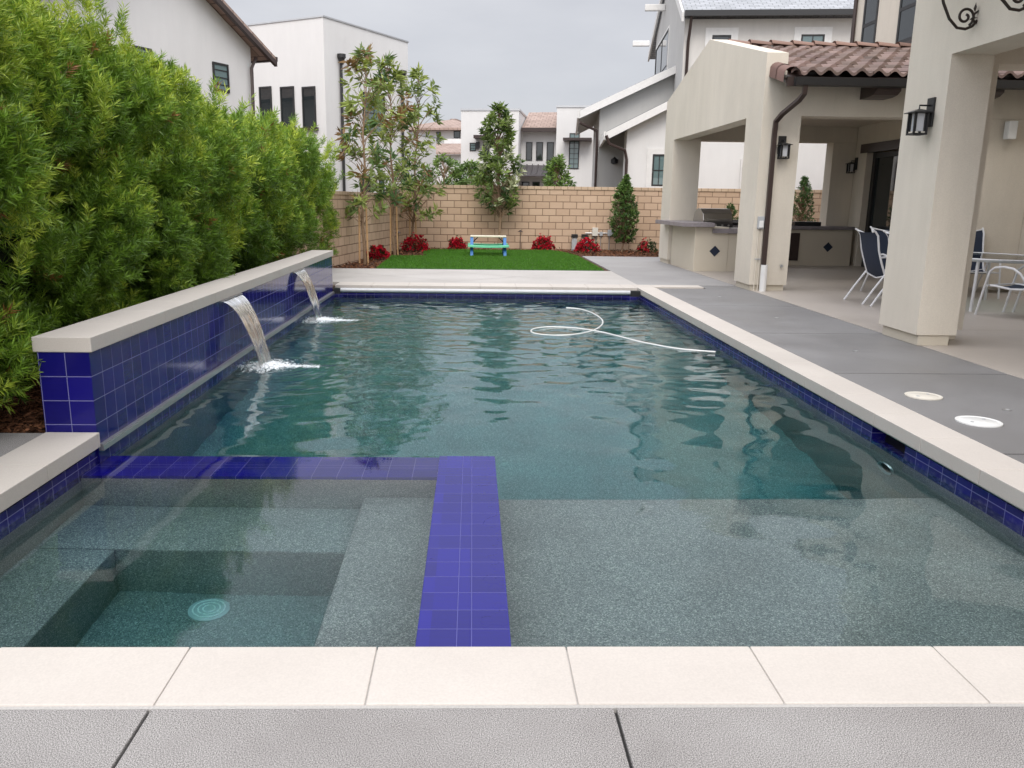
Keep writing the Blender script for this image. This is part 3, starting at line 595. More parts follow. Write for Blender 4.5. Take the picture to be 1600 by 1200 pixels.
# tile roof: S-profile courses, each tile its own tint
def tile_roof(name, x0, x1, ya, yb, za, zb, ncol, nrow, parent, cut=None, seed=1):
    r4 = np.random.default_rng(seed); ns = 12; Vs = []; Qs = []; Cs = []
    sl = (zb-za)/(yb-ya); w_ = (x1-x0)/ncol; rl_ = (yb-ya)/nrow
    for r in range(nrow):
        for c in range(ncol):
            if cut and cut(x0+(c+.5)*w_, ya+(r+.5)*rl_): continue
            tint = np.array([.175, .125, .105])*r4.uniform(.7, 1.3) + np.array([.045, .03, .03])*r4.uniform(-.6, 1.4)
            u = np.linspace(0, 1, ns+1); prof = .038*np.cos((u-.30)*2*math.pi)
            jx, jz = r4.normal(0, .004), r4.normal(0, .003)
            for (fy, lift) in ((0, .052), (1.06, .0)):
                y = ya+(r+fy)*rl_; 
                for uu, pz in zip(u, prof): Vs.append((x0+(c+uu)*w_+jx, y, za+(y-ya)*sl+pz+lift+jz))
            for uu, pz in zip(u, prof): Vs.append((x0+(c+uu)*w_+jx, ya+r*rl_, za+(r*rl_)*sl+pz+.052+jz-.046))
            b0 = len(Vs)-3*(ns+1)
            for i in range(ns):
                Qs.append((b0+i, b0+i+1, b0+ns+1+i+1, b0+ns+1+i)); Cs.append(tint)
                Qs.append((b0+2*(ns+1)+i, b0+2*(ns+1)+i+1, b0+i+1, b0+i)); Cs.append(tint)
    V = np.array(Vs)-np.array(parent.location); return fast_mesh(name, V, np.array(Qs), 'clay', parent, col=np.array(Cs), smooth=False)
RZ = lambda y: 3.36+(y-13.0)*.262
def _sm(o):
    for p in o.data.polygons: p.use_smooth = True
    try: o.data.set_sharp_from_angle(angle=R_(50))
    except Exception: pass
    return o
_sm(tile_roof('tile_roof', 4.80, 9.09, 13.0, 17.0, RZ(13), RZ(17), 17, 9, pc, cut=lambda x, y: x < 4.95 and y > 13.3))
_sm(tile_roof('tile_roof', 4.97, 9.09, 20.9, 17.0, RZ(13.1), RZ(17)-.01, 16, 9, pc, seed=2))
m = MB(); m.prism([(13.03, RZ(13)-.10), (17.0, RZ(17)-.10), (20.9, RZ(13.1)-.10), (20.9, RZ(13.1)-.14), (17.0, RZ(17)-.14), (13.03, RZ(13)-.14)], 4.97, 9.09, 'x')
m.prism([(13.03, RZ(13)-.10), (13.6, RZ(13.6)-.10), (13.6, RZ(13.6)-.14), (13.03, RZ(13)-.14)], 4.74, 4.969, 'x'); rel(m, 'roof_deck', 'brown', pc)
# ridge caps and the rake tiles at the eave corner
rc = np.random.default_rng(9); Vs = []; Qs = []; Cs = []
for i in range(10):
    xa = 4.97+i*.42; tint = np.array([.235, .15, .12])*rc.uniform(.75, 1.2)
    for (x, rr, dz) in ((xa, .115, .03), (xa+.45, .095, .0)):
        for k in range(9):
            t = math.pi*k/8; Vs.append((min(x, 9.09), 17.0+rr*math.cos(t)*1.1, RZ(17)+.035+dz+rr*math.sin(t)*.75))
    b0 = len(Vs)-18
    for k in range(8): Qs.append((b0+k, b0+k+1, b0+9+k+1, b0+9+k)); Cs.append(tint)
    Qs.append((b0, b0+3, b0+5, b0+8)); Cs.append(tint*.8)
_sm(fast_mesh('ridge_cap', np.array(Vs)-np.array(pc.location), np.array(Qs), 'clay', pc, col=np.array(Cs)))
Vs = []; Qs = []; Cs = []
for i in range(2):
    ya = 12.93+i*.36; tint = np.array([.20, .12, .10])*rc.uniform(.85, 1.15)
    for (y, rr) in ((ya, .15), (ya+.42, .135)):
        for k in range(9):
            t = math.pi*k/8; Vs.append((4.80+rr*.9*math.cos(t), y, RZ(y)-.03-(0 if k not in (8,) else .10)+rr*math.sin(t)*.85))
    b0 = len(Vs)-18
    for k in range(8): Qs.append((b0+k, b0+k+1, b0+9+k+1, b0+9+k)); Cs.append(tint)
_sm(fast_mesh('rake_tile', np.array(Vs)-np.array(pc.location), np.array(Qs), 'clay', pc, col=np.array(Cs)))
# gutter, fascia, rafter tails
m = MB(); m.prism([(12.90, 3.29), (12.915, 3.18), (12.99, 3.17), (13.02, 3.17), (13.02, 3.30), (13.005, 3.30), (13.005, 3.185), (12.93, 3.195), (12.915, 3.29)], 4.86, 9.09, 'x'); rel(m, 'gutter', 'frame_dark', pc)
m = MB(); m.box(4.76, 9.09, 13.021, 13.05, 3.17, 3.31); rel(m, 'fascia', 'brown', pc)
for x in (6.35, 7.95):
    m = MB(); m.prism([(13.05, 3.19), (13.05, 3.13), (13.15, 3.08), (13.30, 3.06), (13.60, 3.06), (13.60, 3.32), (13.05, 3.32)], x-.07-.12, x+.07+.12, 'x'); rel(m, 'rafter_tail', 'brown', pc)
# downspout
ds = empty('downspout', (4.8, 13.5, 0), label='dark brown downspout on the stucco post, ending in a white pipe', cat='downspout')
m = MB(); pth = [(5.02, 12.96, 3.20), (5.02, 12.98, 3.06), (4.99, 13.08, 2.98), (4.86, 13.40, 2.80), (4.82, 13.53, 2.70), (4.82, 13.55, 2.5), (4.82, 13.55, .40)]
def rect_tube(mb, path, a, b_):
    P = [Vector(p) for p in path]; vs = []
    for i, p in enumerate(P):
        d = (P[min(i+1, len(P)-1)]-P[max(i-1, 0)]).normalized(); s_ = Vector((1, 0, 0)); n_ = d.cross(s_).normalized(); s_ = n_.cross(d)
        vs += [p+s_*a+n_*b_, p-s_*a+n_*b_, p-s_*a-n_*b_, p+s_*a-n_*b_]
    fs = [(i*4+k, i*4+(k+1) % 4, i*4+4+(k+1) % 4, i*4+4+k) for i in range(len(P)-1) for k in range(4)]+[(3, 2, 1, 0), tuple(len(vs)-4+k for k in range(4))]
    mb.add(vs, fs)
rect_tube(m, pth, .037, .028); rel(m, 'pipe', 'brown', ds, bevel=.006)
m = MB(); m.lathe([(.055, 0), (.055, .44), (.05, .44), (.05, .40)], (4.82, 13.50, 0), 20); rel(m, 'drain_adapter', 'pvc', ds)
ob = empty('outdoor_outlet', (4.735, 13.57, 1.05), label='small grey weatherproof outlet box with two thin white conduits on the stucco post', cat='outlet')
m = MB(); m.box(4.675, 4.775, 13.545, 13.60, 1.02, 1.22); rel(m, 'box', 'grey_box', ob, bevel=.008)
m = MB(); m.box(4.69, 4.76, 13.53, 13.545, 1.04, 1.15); rel(m, 'cover', 'white_plastic', ob, bevel=.006)
for x in (4.70, 4.76):
    m = MB(); m.tube([(x, 13.585, 0.0), (x, 13.585, 1.02)], .011, 8); rel(m, 'conduit', 'stucco', ob)
m = MB(); m.box(4.68, 4.78, 13.57, 13.60, .52, .535); rel(m, 'clamp', 'grey_box', ob)
m = MB(); m.lathe([(.018, 0), (.018, -.03), (.026, -.03), (.026, -.04), (0, -.04)], (5.13, 13.60, .42), 14, 'y'); tag(m.build('hose_bib', 'alu'), label='small round pipe cap low on the stucco post', cat='cap')
# ---- house body
hs_ = empty('house', (9.1, 12, 0), label='cream stucco two storey house with arched-header loggia post at the right of the pool', cat='house')
HX = 9.10
m = MB()
m.box(HX, 14, -4, 13.0, 0, 7.4); m.box(HX, 14, 13.0, 15.2, 0, 7.4); m.box(HX, 14, 15.2, 19.42, 2.62, 7.4); m.box(HX+.25, 14, 15.2, 19.42, 0, 2.62); m.box(HX, 14, 19.42, 20.85, 0, 7.4)
rel(m, 'wall', 'stucco', hs_)
m = MB(); m.box(HX-.03, HX+.10, 15.1, 19.70, 2.60, 2.80); rel(m, 'door_lintel', 'brown', hs_)
sl_ = MB()
for (a, b_) in ((15.25, 15.35), (16.6, 16.75), (17.95, 18.1), (19.27, 19.40)): sl_.box(HX+.14, HX+.24, a, b_, 0, 2.6)
sl_.box(HX+.145, HX+.235, 15.25, 19.4, 2.48, 2.59); sl_.box(HX+.145, HX+.235, 15.25, 19.4, 0.0, .10)
sd_ = rel(sl_, 'sliding_door', 'frame_dark', hs_)
m = MB(); m.box(HX+.19, HX+.20, 15.35, 19.27, .10, 2.48); m2 = rel(m, 'glass_pane', 'pane', sd_)
m2.matrix_parent_inverse = Matrix.Identity(4); sd_.matrix_parent_inverse = Matrix.Translation(-Vector(hs_.location))
for ya, yb, za, zb in ((19.62, 20.32, 4.60, 6.4), (17.7, 18.62, 4.78, 6.5)):
    m = MB(); m.box(HX-.02, HX+.03, ya, ya+.07, za, zb); m.box(HX-.02, HX+.03, yb-.07, yb, za, zb); m.box(HX-.02, HX+.03, ya+.07, yb-.07, za, za+.07); m.box(HX-.02, HX+.03, ya+.07, yb-.07, 5.45, 5.52); m.box(HX-.02, HX+.03, ya+.07, yb-.07, zb-.07, zb)
    wf = rel(m, 'window', 'frame_dark', hs_); m = MB(); m.box(HX-.008, HX-.002, ya+.07, yb-.07, za+.07, zb-.07); p_ = rel(m, 'pane', 'pane', wf); p_.matrix_parent_inverse = Matrix.Identity(4)
m = MB(); m.box(HX-.09, HX-.001, 17.62, 18.75, 4.68, 4.76); rel(m, 'window_sill', 'brown', hs_)
m = MB(); m.tube([(HX-.05, 20.72, 3.9), (HX-.05, 20.72, 7.3)], .045, 8); rel(m, 'downspout', 'brown', hs_)
# near bay over the loggia: post, return, header
BX = 4.60
m = MB()
m.prism([(9.08, .115), (9.08, 7), (-4, 7), (-4, .115), (3.3, .115), (3.3, 2.85), (8.28, 2.85), (8.28, .115)], BX, BX+.42, 'x')
m.prism([(BX+.42, .115), (BX+.71, .115), (BX+.71, 2.83), (HX-.001, 2.83), (HX-.001, 7), (BX+.42, 7)], 8.66, 9.08, 'y'); m.box(BX+.42, HX-.001, -4, 8.66, 3.05, 3.2)
rel(m, 'bay_wall', 'stucco', hs_)
m = MB(); m.box(BX+.035, BX+.36, 8.30, 9.05, 0, .114); m.box(BX+.361, BX+.67, 8.70, 9.05, 0, .114); rel(m, 'post_base', 'counter_warm', hs_, bevel=.006)
# ---- lanterns
def lantern(loc, rz, s, label):
    t_ = empty('wall_lantern', loc, rz, label=label, cat='wall lamp')
    w_ = .085*s; y = -.17*s                            # local: wall plane at y=0, out is -y
    m = MB(); m.box(-.085*s, .085*s, -.03*s, 0, -.06*s, .32*s); m.build('back_plate', 'black', t_, bevel=.004)
    m = MB(); m.tube([(0, -.01, .22*s), (0, y, .22*s), (0, y, .15*s)], .012*s, 8); m.build('arm', 'black', t_)
    m = MB(); m.prism([(-w_*1.6, .12*s), (w_*1.6, .12*s), (w_*1.55, .13*s), (w_*.25, .17*s), (-w_*.25, .17*s), (-w_*1.55, .13*s)], y-w_*.25, y+w_*.25, 'y')
    a, b_ = w_*1.6, w_*.3
    mm = MB(); mm.add([(-a, y-a, .118*s), (a, y-a, .118*s), (a, y+a, .118*s), (-a, y+a, .118*s), (-a, y-a, .128*s), (a, y-a, .128*s), (a, y+a, .128*s), (-a, y+a, .128*s), (-b_, y-b_, .17*s), (b_, y-b_, .17*s), (b_, y+b_, .17*s), (-b_, y+b_, .17*s)],
        [(3, 2, 1, 0), (0, 1, 5, 4), (1, 2, 6, 5), (2, 3, 7, 6), (3, 0, 4, 7), (4, 5, 9, 8), (5, 6, 10, 9), (6, 7, 11, 10), (7, 4, 8, 11), (8, 9, 10, 11)])
    mm.build('roof', 'black', t_)
    m = MB(); q = .012*s
    for sx in (-1, 1):
        for sy in (-1, 1): m.box(sx*w_-q, sx*w_+q, y+sy*w_-q, y+sy*w_+q, -.15*s, .118*s)
    for z in (-.155*s, ):
        m.box(-w_-q, w_+q, y-w_-q, y-w_+q, z-q, z+q); m.box(-w_-q, w_+q, y+w_-q, y+w_+q, z-q, z+q); m.box(-w_-q, -w_+q, y-w_+q, y+w_-q, z-q, z+q); m.box(w_-q, w_+q, y-w_+q, y+w_-q, z-q, z+q)
    c = w_*.80
    for sx in (-1, 1):
        for sy in (-1, 1): m.box(sx*c-q, sx*c+q, y+sy*c-q, y+sy*c+q, -.12*s, .117*s)
    m.build('cage', 'black', t_)
    m = MB(); m.box(-c+.01, c-.01, y-c+.01, y+c-.01, -.115*s, .112*s); m.build('glass', 'frost', t_)
    return t_
lantern((BX, 8.52, 2.24), R_(-90), .74, 'large black wall lantern on the pool side of the near stucco post')
lantern((4.97, 13.603, 2.25), 0, .74, 'black wall lantern on the stucco post beside the brown downspout')
lantern((HX, 19.9, 2.28), R_(-90), .74, 'black wall lantern on the shaded wall inside the patio, left of the sliding door')
sp_ = empty('outdoor_speaker', (8.62, 13.6, 2.62), label='white outdoor speaker mounted on the shaded wall right of the near post', cat='speaker')
m = MB(); m.prism([(-.085, -.04), (-.07, -.15), (.07, -.15), (.085, -.04)], -.14, .14, 'z'); m.build('cabinet', 'white_plastic', sp_, bevel=.015)
m = MB(); m.box(-.02, .02, -.045, 0, -.10, .10); m.build('bracket', 'black', sp_)
# ---- juliet balcony with scroll brackets (only the brackets reach into the picture)
bal = empty('balcony', (BX, 7.5, 3.95), label='wrought iron scroll brackets under a shallow balcony on the stucco wall, top right', cat='balcony')
m = MB(); m.box(3.95, BX-.002, 5.9, 8.55, 3.95, 4.05); rel(m, 'slab', 'stucco', bal)
def spiral(c, r0, r1, turns, a0, n=26):
    return [(c[0]+(r0+(r1-r0)*t)*math.cos(a0+turns*2*math.pi*t), 0, c[1]+(r0+(r1-r0)*t)*math.sin(a0+turns*2*math.pi*t)) for t in np.linspace(0, 1, n)]
def bracket(y):
    m = MB()
    pth = [(-.62, 0, .90), (-.50, 0, .62), (-.40, 0, .36), (-.33, 0, .16), (-.26, 0, .03), (-.18, 0, -.045), (-.10, 0, -.055), (-.04, 0, -.03), (.0, 0, .02)]
    m.tube([(BX+p[0], y, 3.06+p[2]) for p in pth], [.013]*len(pth), 8)
    sp = spiral((-.115, .05), .085, .02, 1.35, -1.0); m.tube([(BX+p[0], y, 3.06+p[2]) for p in sp], [.012]*len(sp), 8)
    sp = spiral((-.66, .72), .09, .02, -1.3, .6); m.tube([(BX+p[0], y, 3.06+p[2]) for p in sp], .011, 8)
    for dx_, dz_, ax in ((-.005, .045, .9), (-.05, .0, .3), (-.02, .09, 1.6), (-.02, -.02, -.5)):
        d = Vector((math.cos(ax), 0, math.sin(ax))); c = Vector((BX-.02+dx_*0.5, y, 3.09+dz_))
        m.add([c-d*.035, c+Vector((0, .03, 0))*.7+d*.01, c+d*.055, c-Vector((0, .03, 0))*.7+d*.01, c+Vector((-.018*math.sin(ax), 0, .018*math.cos(ax)))], [(0, 1, 4), (1, 2, 4), (2, 3, 4), (3, 0, 4), (3, 2, 1, 0)])
    m.lathe([(.0, -.012), (.022, -.012), (.022, .012), (0, .012)], (BX-.455, y, 3.50), 10)
    return rel(m, 'scroll_bracket', 'iron', bal)
for y in (7.93, 7.17, 6.4): bracket(y)
# ---- outdoor kitchen
kt = empty('outdoor_kitchen', (4.7, 17.45, 0), label='L shaped stucco outdoor kitchen with dark grey stone counters under the patio cover', cat='outdoor kitchen')
m = MB(); m.box(4.70, 5.42, 17.45, 19.48, 0, .93); rel(m, 'bar_base', 'counter_warm', kt, bevel=.01)
m = MB(); m.box(5.421, 5.86, 17.46, 19.6, 0, .80); m.box(5.861, 8.98, 19.45, 19.99, 0, .84); rel(m, 'counter_base', 'counter_warm', kt, bevel=.01)
m = MB(); m.box(4.38, 5.06, 17.28, 19.9, .935, 1.02); rel(m, 'bar_top', 'counter', kt, bevel=.006)
m = MB(); m.box(5.061, 5.95, 17.38, 19.38, .805, .90); m.box(5.2, 8.99, 19.382, 19.995, .845, .92); rel(m, 'counter_top', 'counter', kt, bevel=.006)
for (cx_, y, z) in ((5.14, 17.446, .43), (8.42, 19.446, .44)):
    m = MB(); r_ = .115; m.prism([(cx_-r_, z), (cx_, z-r_), (cx_+r_, z), (cx_, z+r_)], y-.004, y, 'y'); rel(m, 'diamond_tile', 'navy', kt)
m = MB(); m.box(7.10, 7.72, 19.43, 19.449, .12, .76); dd = rel(m, 'access_door', 'brown', kt)
m = MB(); m.tube([(7.18, 19.425, .36), (7.18, 19.39, .40), (7.18, 19.39, .52), (7.18, 19.425, .56)], .008, 8); h_ = rel(m, 'handle', 'steel', dd); h_.matrix_parent_inverse = Matrix.Identity(4)
gr = empty('barbecue_grill', (5.25, 18.7, .93), label='built in steel barbecue with rolled hood on the kitchen bar', cat='grill')
m = MB(); prof = [(18.25, .93), (18.22, 1.05), (18.30, 1.20), (18.50, 1.30), (18.75, 1.31), (18.98, 1.22), (19.08, 1.05), (19.08, .93)]
m.prism([(y, z+.0) for y, z in prof], 5.07, 5.72, 'x'); rel(m, 'hood', 'steel', gr, bevel=.01)
m = MB(); m.tube([(5.15, 18.17, 1.08), (5.64, 18.17, 1.08)], .015, 10); m.tube([(5.18, 18.17, 1.08), (5.18, 18.24, 1.08)], .01, 6); m.tube([(5.61, 18.17, 1.08), (5.61, 18.24, 1.08)], .01, 6); rel(m, 'handle', 'steel', gr)
m = MB(); m.box(5.09, 5.70, 18.12, 18.24, .91, .99); rel(m, 'control_panel', 'frame_dark', gr, bevel=.006)
for i in range(4):
    m = MB(); m.lathe([(.02, 0), (.02, -.025), (0, -.025)], (5.18+i*.14, 18.12, .95), 12, 'y'); rel(m, 'knob', 'steel', gr)
gd = empty('side_burner', (6.4, 19.7, .92), label='low black covered side burner behind the downspout post', cat='burner')
m = MB(); m.box(5.75, 7.0, 19.5, 19.92, .925, 1.04); rel(m, 'burner_lid', 'black', gd, bevel=.02)
m = MB(); m.tube([(6.0, 19.46, .99), (6.8, 19.46, .99)], .012, 8); m.box(5.99, 6.01, 19.46, 19.5, .98, 1.0); m.box(6.79, 6.81, 19.46, 19.5, .98, 1.0); rel(m, 'handle', 'steel', gd)
sk = empty('kitchen_faucet', (7.5, 19.75, .92), label='small chrome faucet and black drain board on the rear counter', cat='faucet')
m = MB(); m.tube([(7.5, 19.78, .92), (7.5, 19.78, 1.20), (7.5, 19.74, 1.26), (7.5, 19.66, 1.26), (7.5, 19.62, 1.18)], .012, 8); rel(m, 'spout', 'steel', sk)
m = MB(); m.box(7.62, 8.25, 19.55, 19.9, .922, 1.02); rel(m, 'drain_board', 'black', sk, bevel=.01)
m = MB(); m.tube([(7.42, 19.78, .92), (7.42, 19.78, 1.0), (7.42, 19.70, 1.02)], .01, 8); rel(m, 'lever', 'steel', sk)
# ---- sling chairs and glass table
def make_chair():
    t_ = empty('patio_chair', (0, 0, 0))                  # local: faces +x, seat centre above origin
    hw = .27
    for s in (-1, 1):
        y = s*hw; m = MB()
        m.tube([(-.47, y*1.02, 1.07), (-.43, y, 1.045), (-.385, y, .985), (-.365, y, .88), (-.35, y, .78), (-.29, y, .60), (-.22, y, .42), (-.16, y, .385), (0, y, .375), (.20, y, .40), (.27, y, .40)], .0145, 8); m.build('back_rail', 'white_metal', t_)
        m = MB(); yy = s*(hw+.03)
        m.tube([(-.52, yy, 0), (-.38, yy, .22), (-.22, yy, .45), (-.12, yy, .58), (-.02, yy, .64), (.10, yy, .655), (.22, yy, .64), (.28, yy, .59), (.32, yy, .42), (.40, yy, 0)], .0155, 8); m.build('arm_leg_loop', 'white_metal', t_)
    m = MB(); m.tube([(-.44, -hw, 1.05), (-.40, 0, .995), (-.44, hw, 1.05)], .012, 8); m.build('top_bar', 'white_metal', t_)
    m = MB(); m.tube([(-.22, -hw-.03, .42), (-.21, 0, .365), (-.22, hw+.03, .42)], .012, 8); m.build('cross_bar', 'white_metal', t_); m = MB(); m.tube([(.30, -hw-.03, .40), (.30, hw+.03, .40)], .012, 8); m.build('cross_bar', 'white_metal', t_)
    m = MB(); pr_ = [(-.435, 1.04), (-.40, .99), (-.372, .88), (-.35, .78), (-.29, .60), (-.225, .43), (-.17, .385), (0, .372), (.18, .392), (.27, .395)]
    n = len(pr_); vs = []
    for j, s in enumerate((-1, -.33, .33, 1)):
        for (x, z) in pr_: vs.append((x-(.02 if abs(s) < 1 else 0), s*hw*.96, z-(.012 if abs(s) < 1 else 0)))
    k = len(vs); vs += [(x+.004, y, z-.006) for x, y, z in vs]
    fs = []
    for j in range(3):
        for i in range(n-1): a = j*n+i; fs.append((a, a+1, a+n+1, a+n)); fs.append((k+a+n, k+a+n+1, k+a+1, k+a))
    m.add(vs, fs); m.build('sling', 'navy', t_, fix=False, smooth=True)
    return t_
ch0 = make_chair()
def place_chair(x, y, az, label, first=False):
    o = ch0 if first else copy_tree(ch0); o.location = (x, y, .004); o.rotation_euler = (0, 0, az)
    tag(o, label=label, cat='chair', group='white framed sling chairs round the patio table')
place_chair(6.22, 12.10, 0, 'white patio chair with navy sling, its back to the pool, farther of the two', True)
place_chair(6.24, 11.28, R_(3), 'white patio chair with navy sling, back to the pool, half hidden by the post')
place_chair(6.85, 13.15, R_(-90), 'white patio chair with navy sling at the far end of the table, left one')
place_chair(8.05, 13.12, R_(-100), 'high backed white patio chair with navy sling seen right of the near post')
place_chair(7.22, 10.58, R_(115), 'white patio chair nearest the pool right of the near post, curved arm toward the deck')
place_chair(7.95, 10.95, R_(128), 'white patio chair at the right frame edge behind the nearest one')
tb = empty('patio_table', (7.45, 11.85, 0), label='oval glass topped patio table with white frame', cat='table')
m = MB(); el = lambda rx, ry, z, n=48: [(rx*math.cos(t), ry*math.sin(t), z) for t in np.linspace(0, 2*math.pi, n, endpoint=False)]
a = el(.78, .98, .715); b_ = el(.78, .98, .723); m.add(a+b_, [tuple(range(48))[::-1], tuple(range(48, 96))]+[(i, (i+1) % 48, 48+(i+1) % 48, 48+i) for i in range(48)]); m.build('glass_top', 'glass', tb)
m = MB(); m.tube(el(.79, .99, .717), .013, 8, closed=True); m.tube(el(.70, .90, .69), .014, 8, closed=True); m.build('rim', 'white_metal', tb)
for sx in (-1, 1):
    for sy in (-1, 1):
        m = MB(); m.tube([(sx*.50, sy*.66, .69), (sx*.50, sy*.66, .4), (sx*.55, sy*.72, 0)], .022, 10); m.build('leg', 'white_metal', tb)
# ================================================================== BLOCK WALLS
A_ = Vector((-3.07, 18.3, 0)); B_ = Vector((-2.17, 25.0, 0)); dAB = (B_-A_).normalized()
bw = empty('back_block_wall', (-2.17, 25.0, 0), label='tan concrete block wall with cap along the back of the yard', cat='wall')
m = MB(); m.box(0, 17, 0, .2, -.05, 1.76); m.build('blocks', 'block', bw)
m = MB(); m.box(-.02, 17, -.025, .225, 1.76, 1.85); m.build('cap', 'cap', bw, bevel=.006)
lw = empty('side_block_wall', tuple(B_ - dAB*.02), math.atan2(-dAB.y, -dAB.x), label='tan concrete block wall behind the hedge, meeting the back wall at the corner', cat='wall')
m = MB(); m.box(.02, 24, 0, .2, -.05, 1.50); m.build('blocks', 'block', lw)
m = MB(); m.box(.02, 24, -.02, .22, 1.50, 1.575); m.build('cap', 'cap', lw, bevel=.006)
# ================================================================== VEGETATION
def tree_mesh(pts, dirs, n_per, L, W, spread, cols, droop=0, jitter=.3, ax=.1):
    """pts/dirs: sprig base and axis; leaves fan out around each axis"""
    n = len(pts); P = np.repeat(pts, n_per, 0); D = np.repeat(nrm(dirs), n_per, 0); N_ = len(P)
    t = rng.random(N_)[:, None]; P = P + D*t*ax; a = nrm(rng.normal(size=(N_, 3))); a = nrm(a-D*(a*D).sum(1, keepdims=True))
    sp = spread*(1.1-.5*t) if np.isscalar(spread) else spread
    D2 = nrm(D*np.cos(sp)+a*np.sin(sp)+rng.normal(0, .12, (N_, 3)))
    if droop: D2[:, 2] -= droop*rng.uniform(.3, 1.2, N_); D2 = nrm(D2)
    V, Q = leaves(P, D2, rng.uniform(1-jitter, 1+jitter, N_)*L, rng.uniform(.8, 1.2, N_)*W)
    return V, Q, np.repeat(cols, n_per, 0)*rng.uniform(.8, 1.22, N_)[:, None]
# hedge: podocarpus, lumpy face with dark hollows; lobes of sprigs around random lobe centres
def lerp(xs, fs, x): return np.interp(x, xs, fs)
hedge = empty('hedge', (-3.4, 5, 0), label='tall dense feathery green hedge behind the raised blue wall', cat='hedge')
HT = lambda y: lerp([2, 6.5, 7.6, 8.6, 9.3, 10.6, 11.3, 12.5, 13.6, 16, 17.6, 19, 20.3], [2.9, 2.8, 2.62, 2.42, 2.20, 2.40, 2.12, 2.18, 2.33, 2.33, 1.98, 1.7, 1.5], y)
FX = lambda y: lerp([2, 12, 14, 17, 20.3], [-3.02, -3.02, -3.05, -3.16, -3.05], y)   # front face
BX2 = lambda y: lerp([2, 12, 18, 20.3], [-4.9, -4.2, -3.75, -3.45], y)
nl = 430; cy = rng.uniform(2.6, 18.2, nl); top = HT(cy); onface = rng.random(nl) < .74
cz = np.where(onface, .18+(top-.35)*rng.random(nl)**.85, top-rng.uniform(.12, .5, nl)); bulge = .33*np.sqrt(np.clip(1-((cz/top-.45)/.62)**2, 0, 1))
cx = np.where(onface, FX(cy)-.52+bulge*.8+rng.normal(0, .20, nl)-.02, rng.uniform(0, 1, nl)*(BX2(cy)-FX(cy)+.75)+FX(cy)-.45)
lr = rng.uniform(.24, .50, nl)*np.where(cy > 15.5, .75, 1); lob = np.stack([cx, cy, cz], 1)
per = (lr**2*820*np.where(cy < 9, 1.25, np.where(cy < 13, .85, .55))).astype(int)
C = np.repeat(lob, per, 0); Rr = np.repeat(lr, per); n = len(C)
d = nrm(rng.normal(size=(n, 3))+np.array([.75, -.25, .45])); rad = rng.uniform(.55, 1.0, n)**.6
P = C+d*(Rr*rad)[:, None]*np.array([1, 1, .85])
P[:, 0] = np.minimum(P[:, 0], FX(P[:, 1])+.34)
# upright shoots that break the top line and the face
ns_ = 420; sy = rng.uniform(3.5, 18.0, ns_); st_ = rng.random(ns_) < .6; sh_ = rng.uniform(.12, .32, ns_)
sxp = np.where(st_, FX(sy)-rng.uniform(0, .9, ns_), FX(sy)+.12); szp = np.where(st_, HT(sy)+.02, rng.uniform(.6, 2.3, ns_)); lean_ = rng.normal(0, .18, (ns_, 2)); lean_[:, 0] += np.where(st_, 0, .55)
k5 = 6; tt_ = np.tile(np.linspace(.1, 1, k5), ns_); rp = lambda a: np.repeat(a, k5)
Ps_ = np.stack([rp(sxp)+rp(lean_[:, 0])*tt_*rp(sh_), rp(sy)+rp(lean_[:, 1])*tt_*rp(sh_), rp(szp)+tt_*rp(sh_)], 1)
P = np.concatenate([P, Ps_]); d = np.concatenate([d, np.tile([[.2, 0, 1.0]], (len(Ps_), 1))]); rad = np.concatenate([rad, np.full(len(Ps_), .97)]); n = len(P)
keep = (P[:, 2] > .10)
P, d, rad = P[keep], d[keep], rad[keep]; n = len(P)
ax_ = nrm(d*.9+np.array([.25, -.1, .75])+rng.normal(0, .28, (n, 3)))
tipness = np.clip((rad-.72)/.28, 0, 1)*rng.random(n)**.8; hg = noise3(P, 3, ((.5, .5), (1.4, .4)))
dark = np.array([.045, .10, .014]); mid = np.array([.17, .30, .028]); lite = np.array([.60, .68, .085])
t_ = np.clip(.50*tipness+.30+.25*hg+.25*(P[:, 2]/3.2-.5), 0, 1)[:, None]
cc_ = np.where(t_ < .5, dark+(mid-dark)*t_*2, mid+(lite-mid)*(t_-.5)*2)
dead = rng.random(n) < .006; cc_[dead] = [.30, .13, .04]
nearm = P[:, 1] < 9.5
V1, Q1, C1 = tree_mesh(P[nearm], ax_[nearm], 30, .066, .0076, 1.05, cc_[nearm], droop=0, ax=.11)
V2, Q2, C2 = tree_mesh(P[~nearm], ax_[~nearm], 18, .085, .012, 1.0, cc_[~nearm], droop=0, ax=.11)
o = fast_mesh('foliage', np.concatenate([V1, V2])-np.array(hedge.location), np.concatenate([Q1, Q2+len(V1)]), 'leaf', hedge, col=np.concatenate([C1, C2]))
# stray uneven tips along the top
# solid hedge core against see-through; inner shade is in its dark colour
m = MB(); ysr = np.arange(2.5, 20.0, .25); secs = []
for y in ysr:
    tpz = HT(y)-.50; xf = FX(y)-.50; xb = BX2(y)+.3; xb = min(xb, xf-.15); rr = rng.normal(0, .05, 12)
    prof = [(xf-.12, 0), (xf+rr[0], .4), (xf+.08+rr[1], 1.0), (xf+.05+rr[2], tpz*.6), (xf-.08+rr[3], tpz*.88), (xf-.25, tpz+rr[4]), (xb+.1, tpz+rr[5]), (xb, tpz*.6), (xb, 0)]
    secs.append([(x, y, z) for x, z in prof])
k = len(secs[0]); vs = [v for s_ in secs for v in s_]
fs = [(i*k+j, i*k+(j+1) % k, (i+1)*k+(j+1) % k, (i+1)*k+j) for i in range(len(secs)-1) for j in range(k)]+[tuple(range(k)), tuple((len(secs)-1)*k+j for j in range(k))]
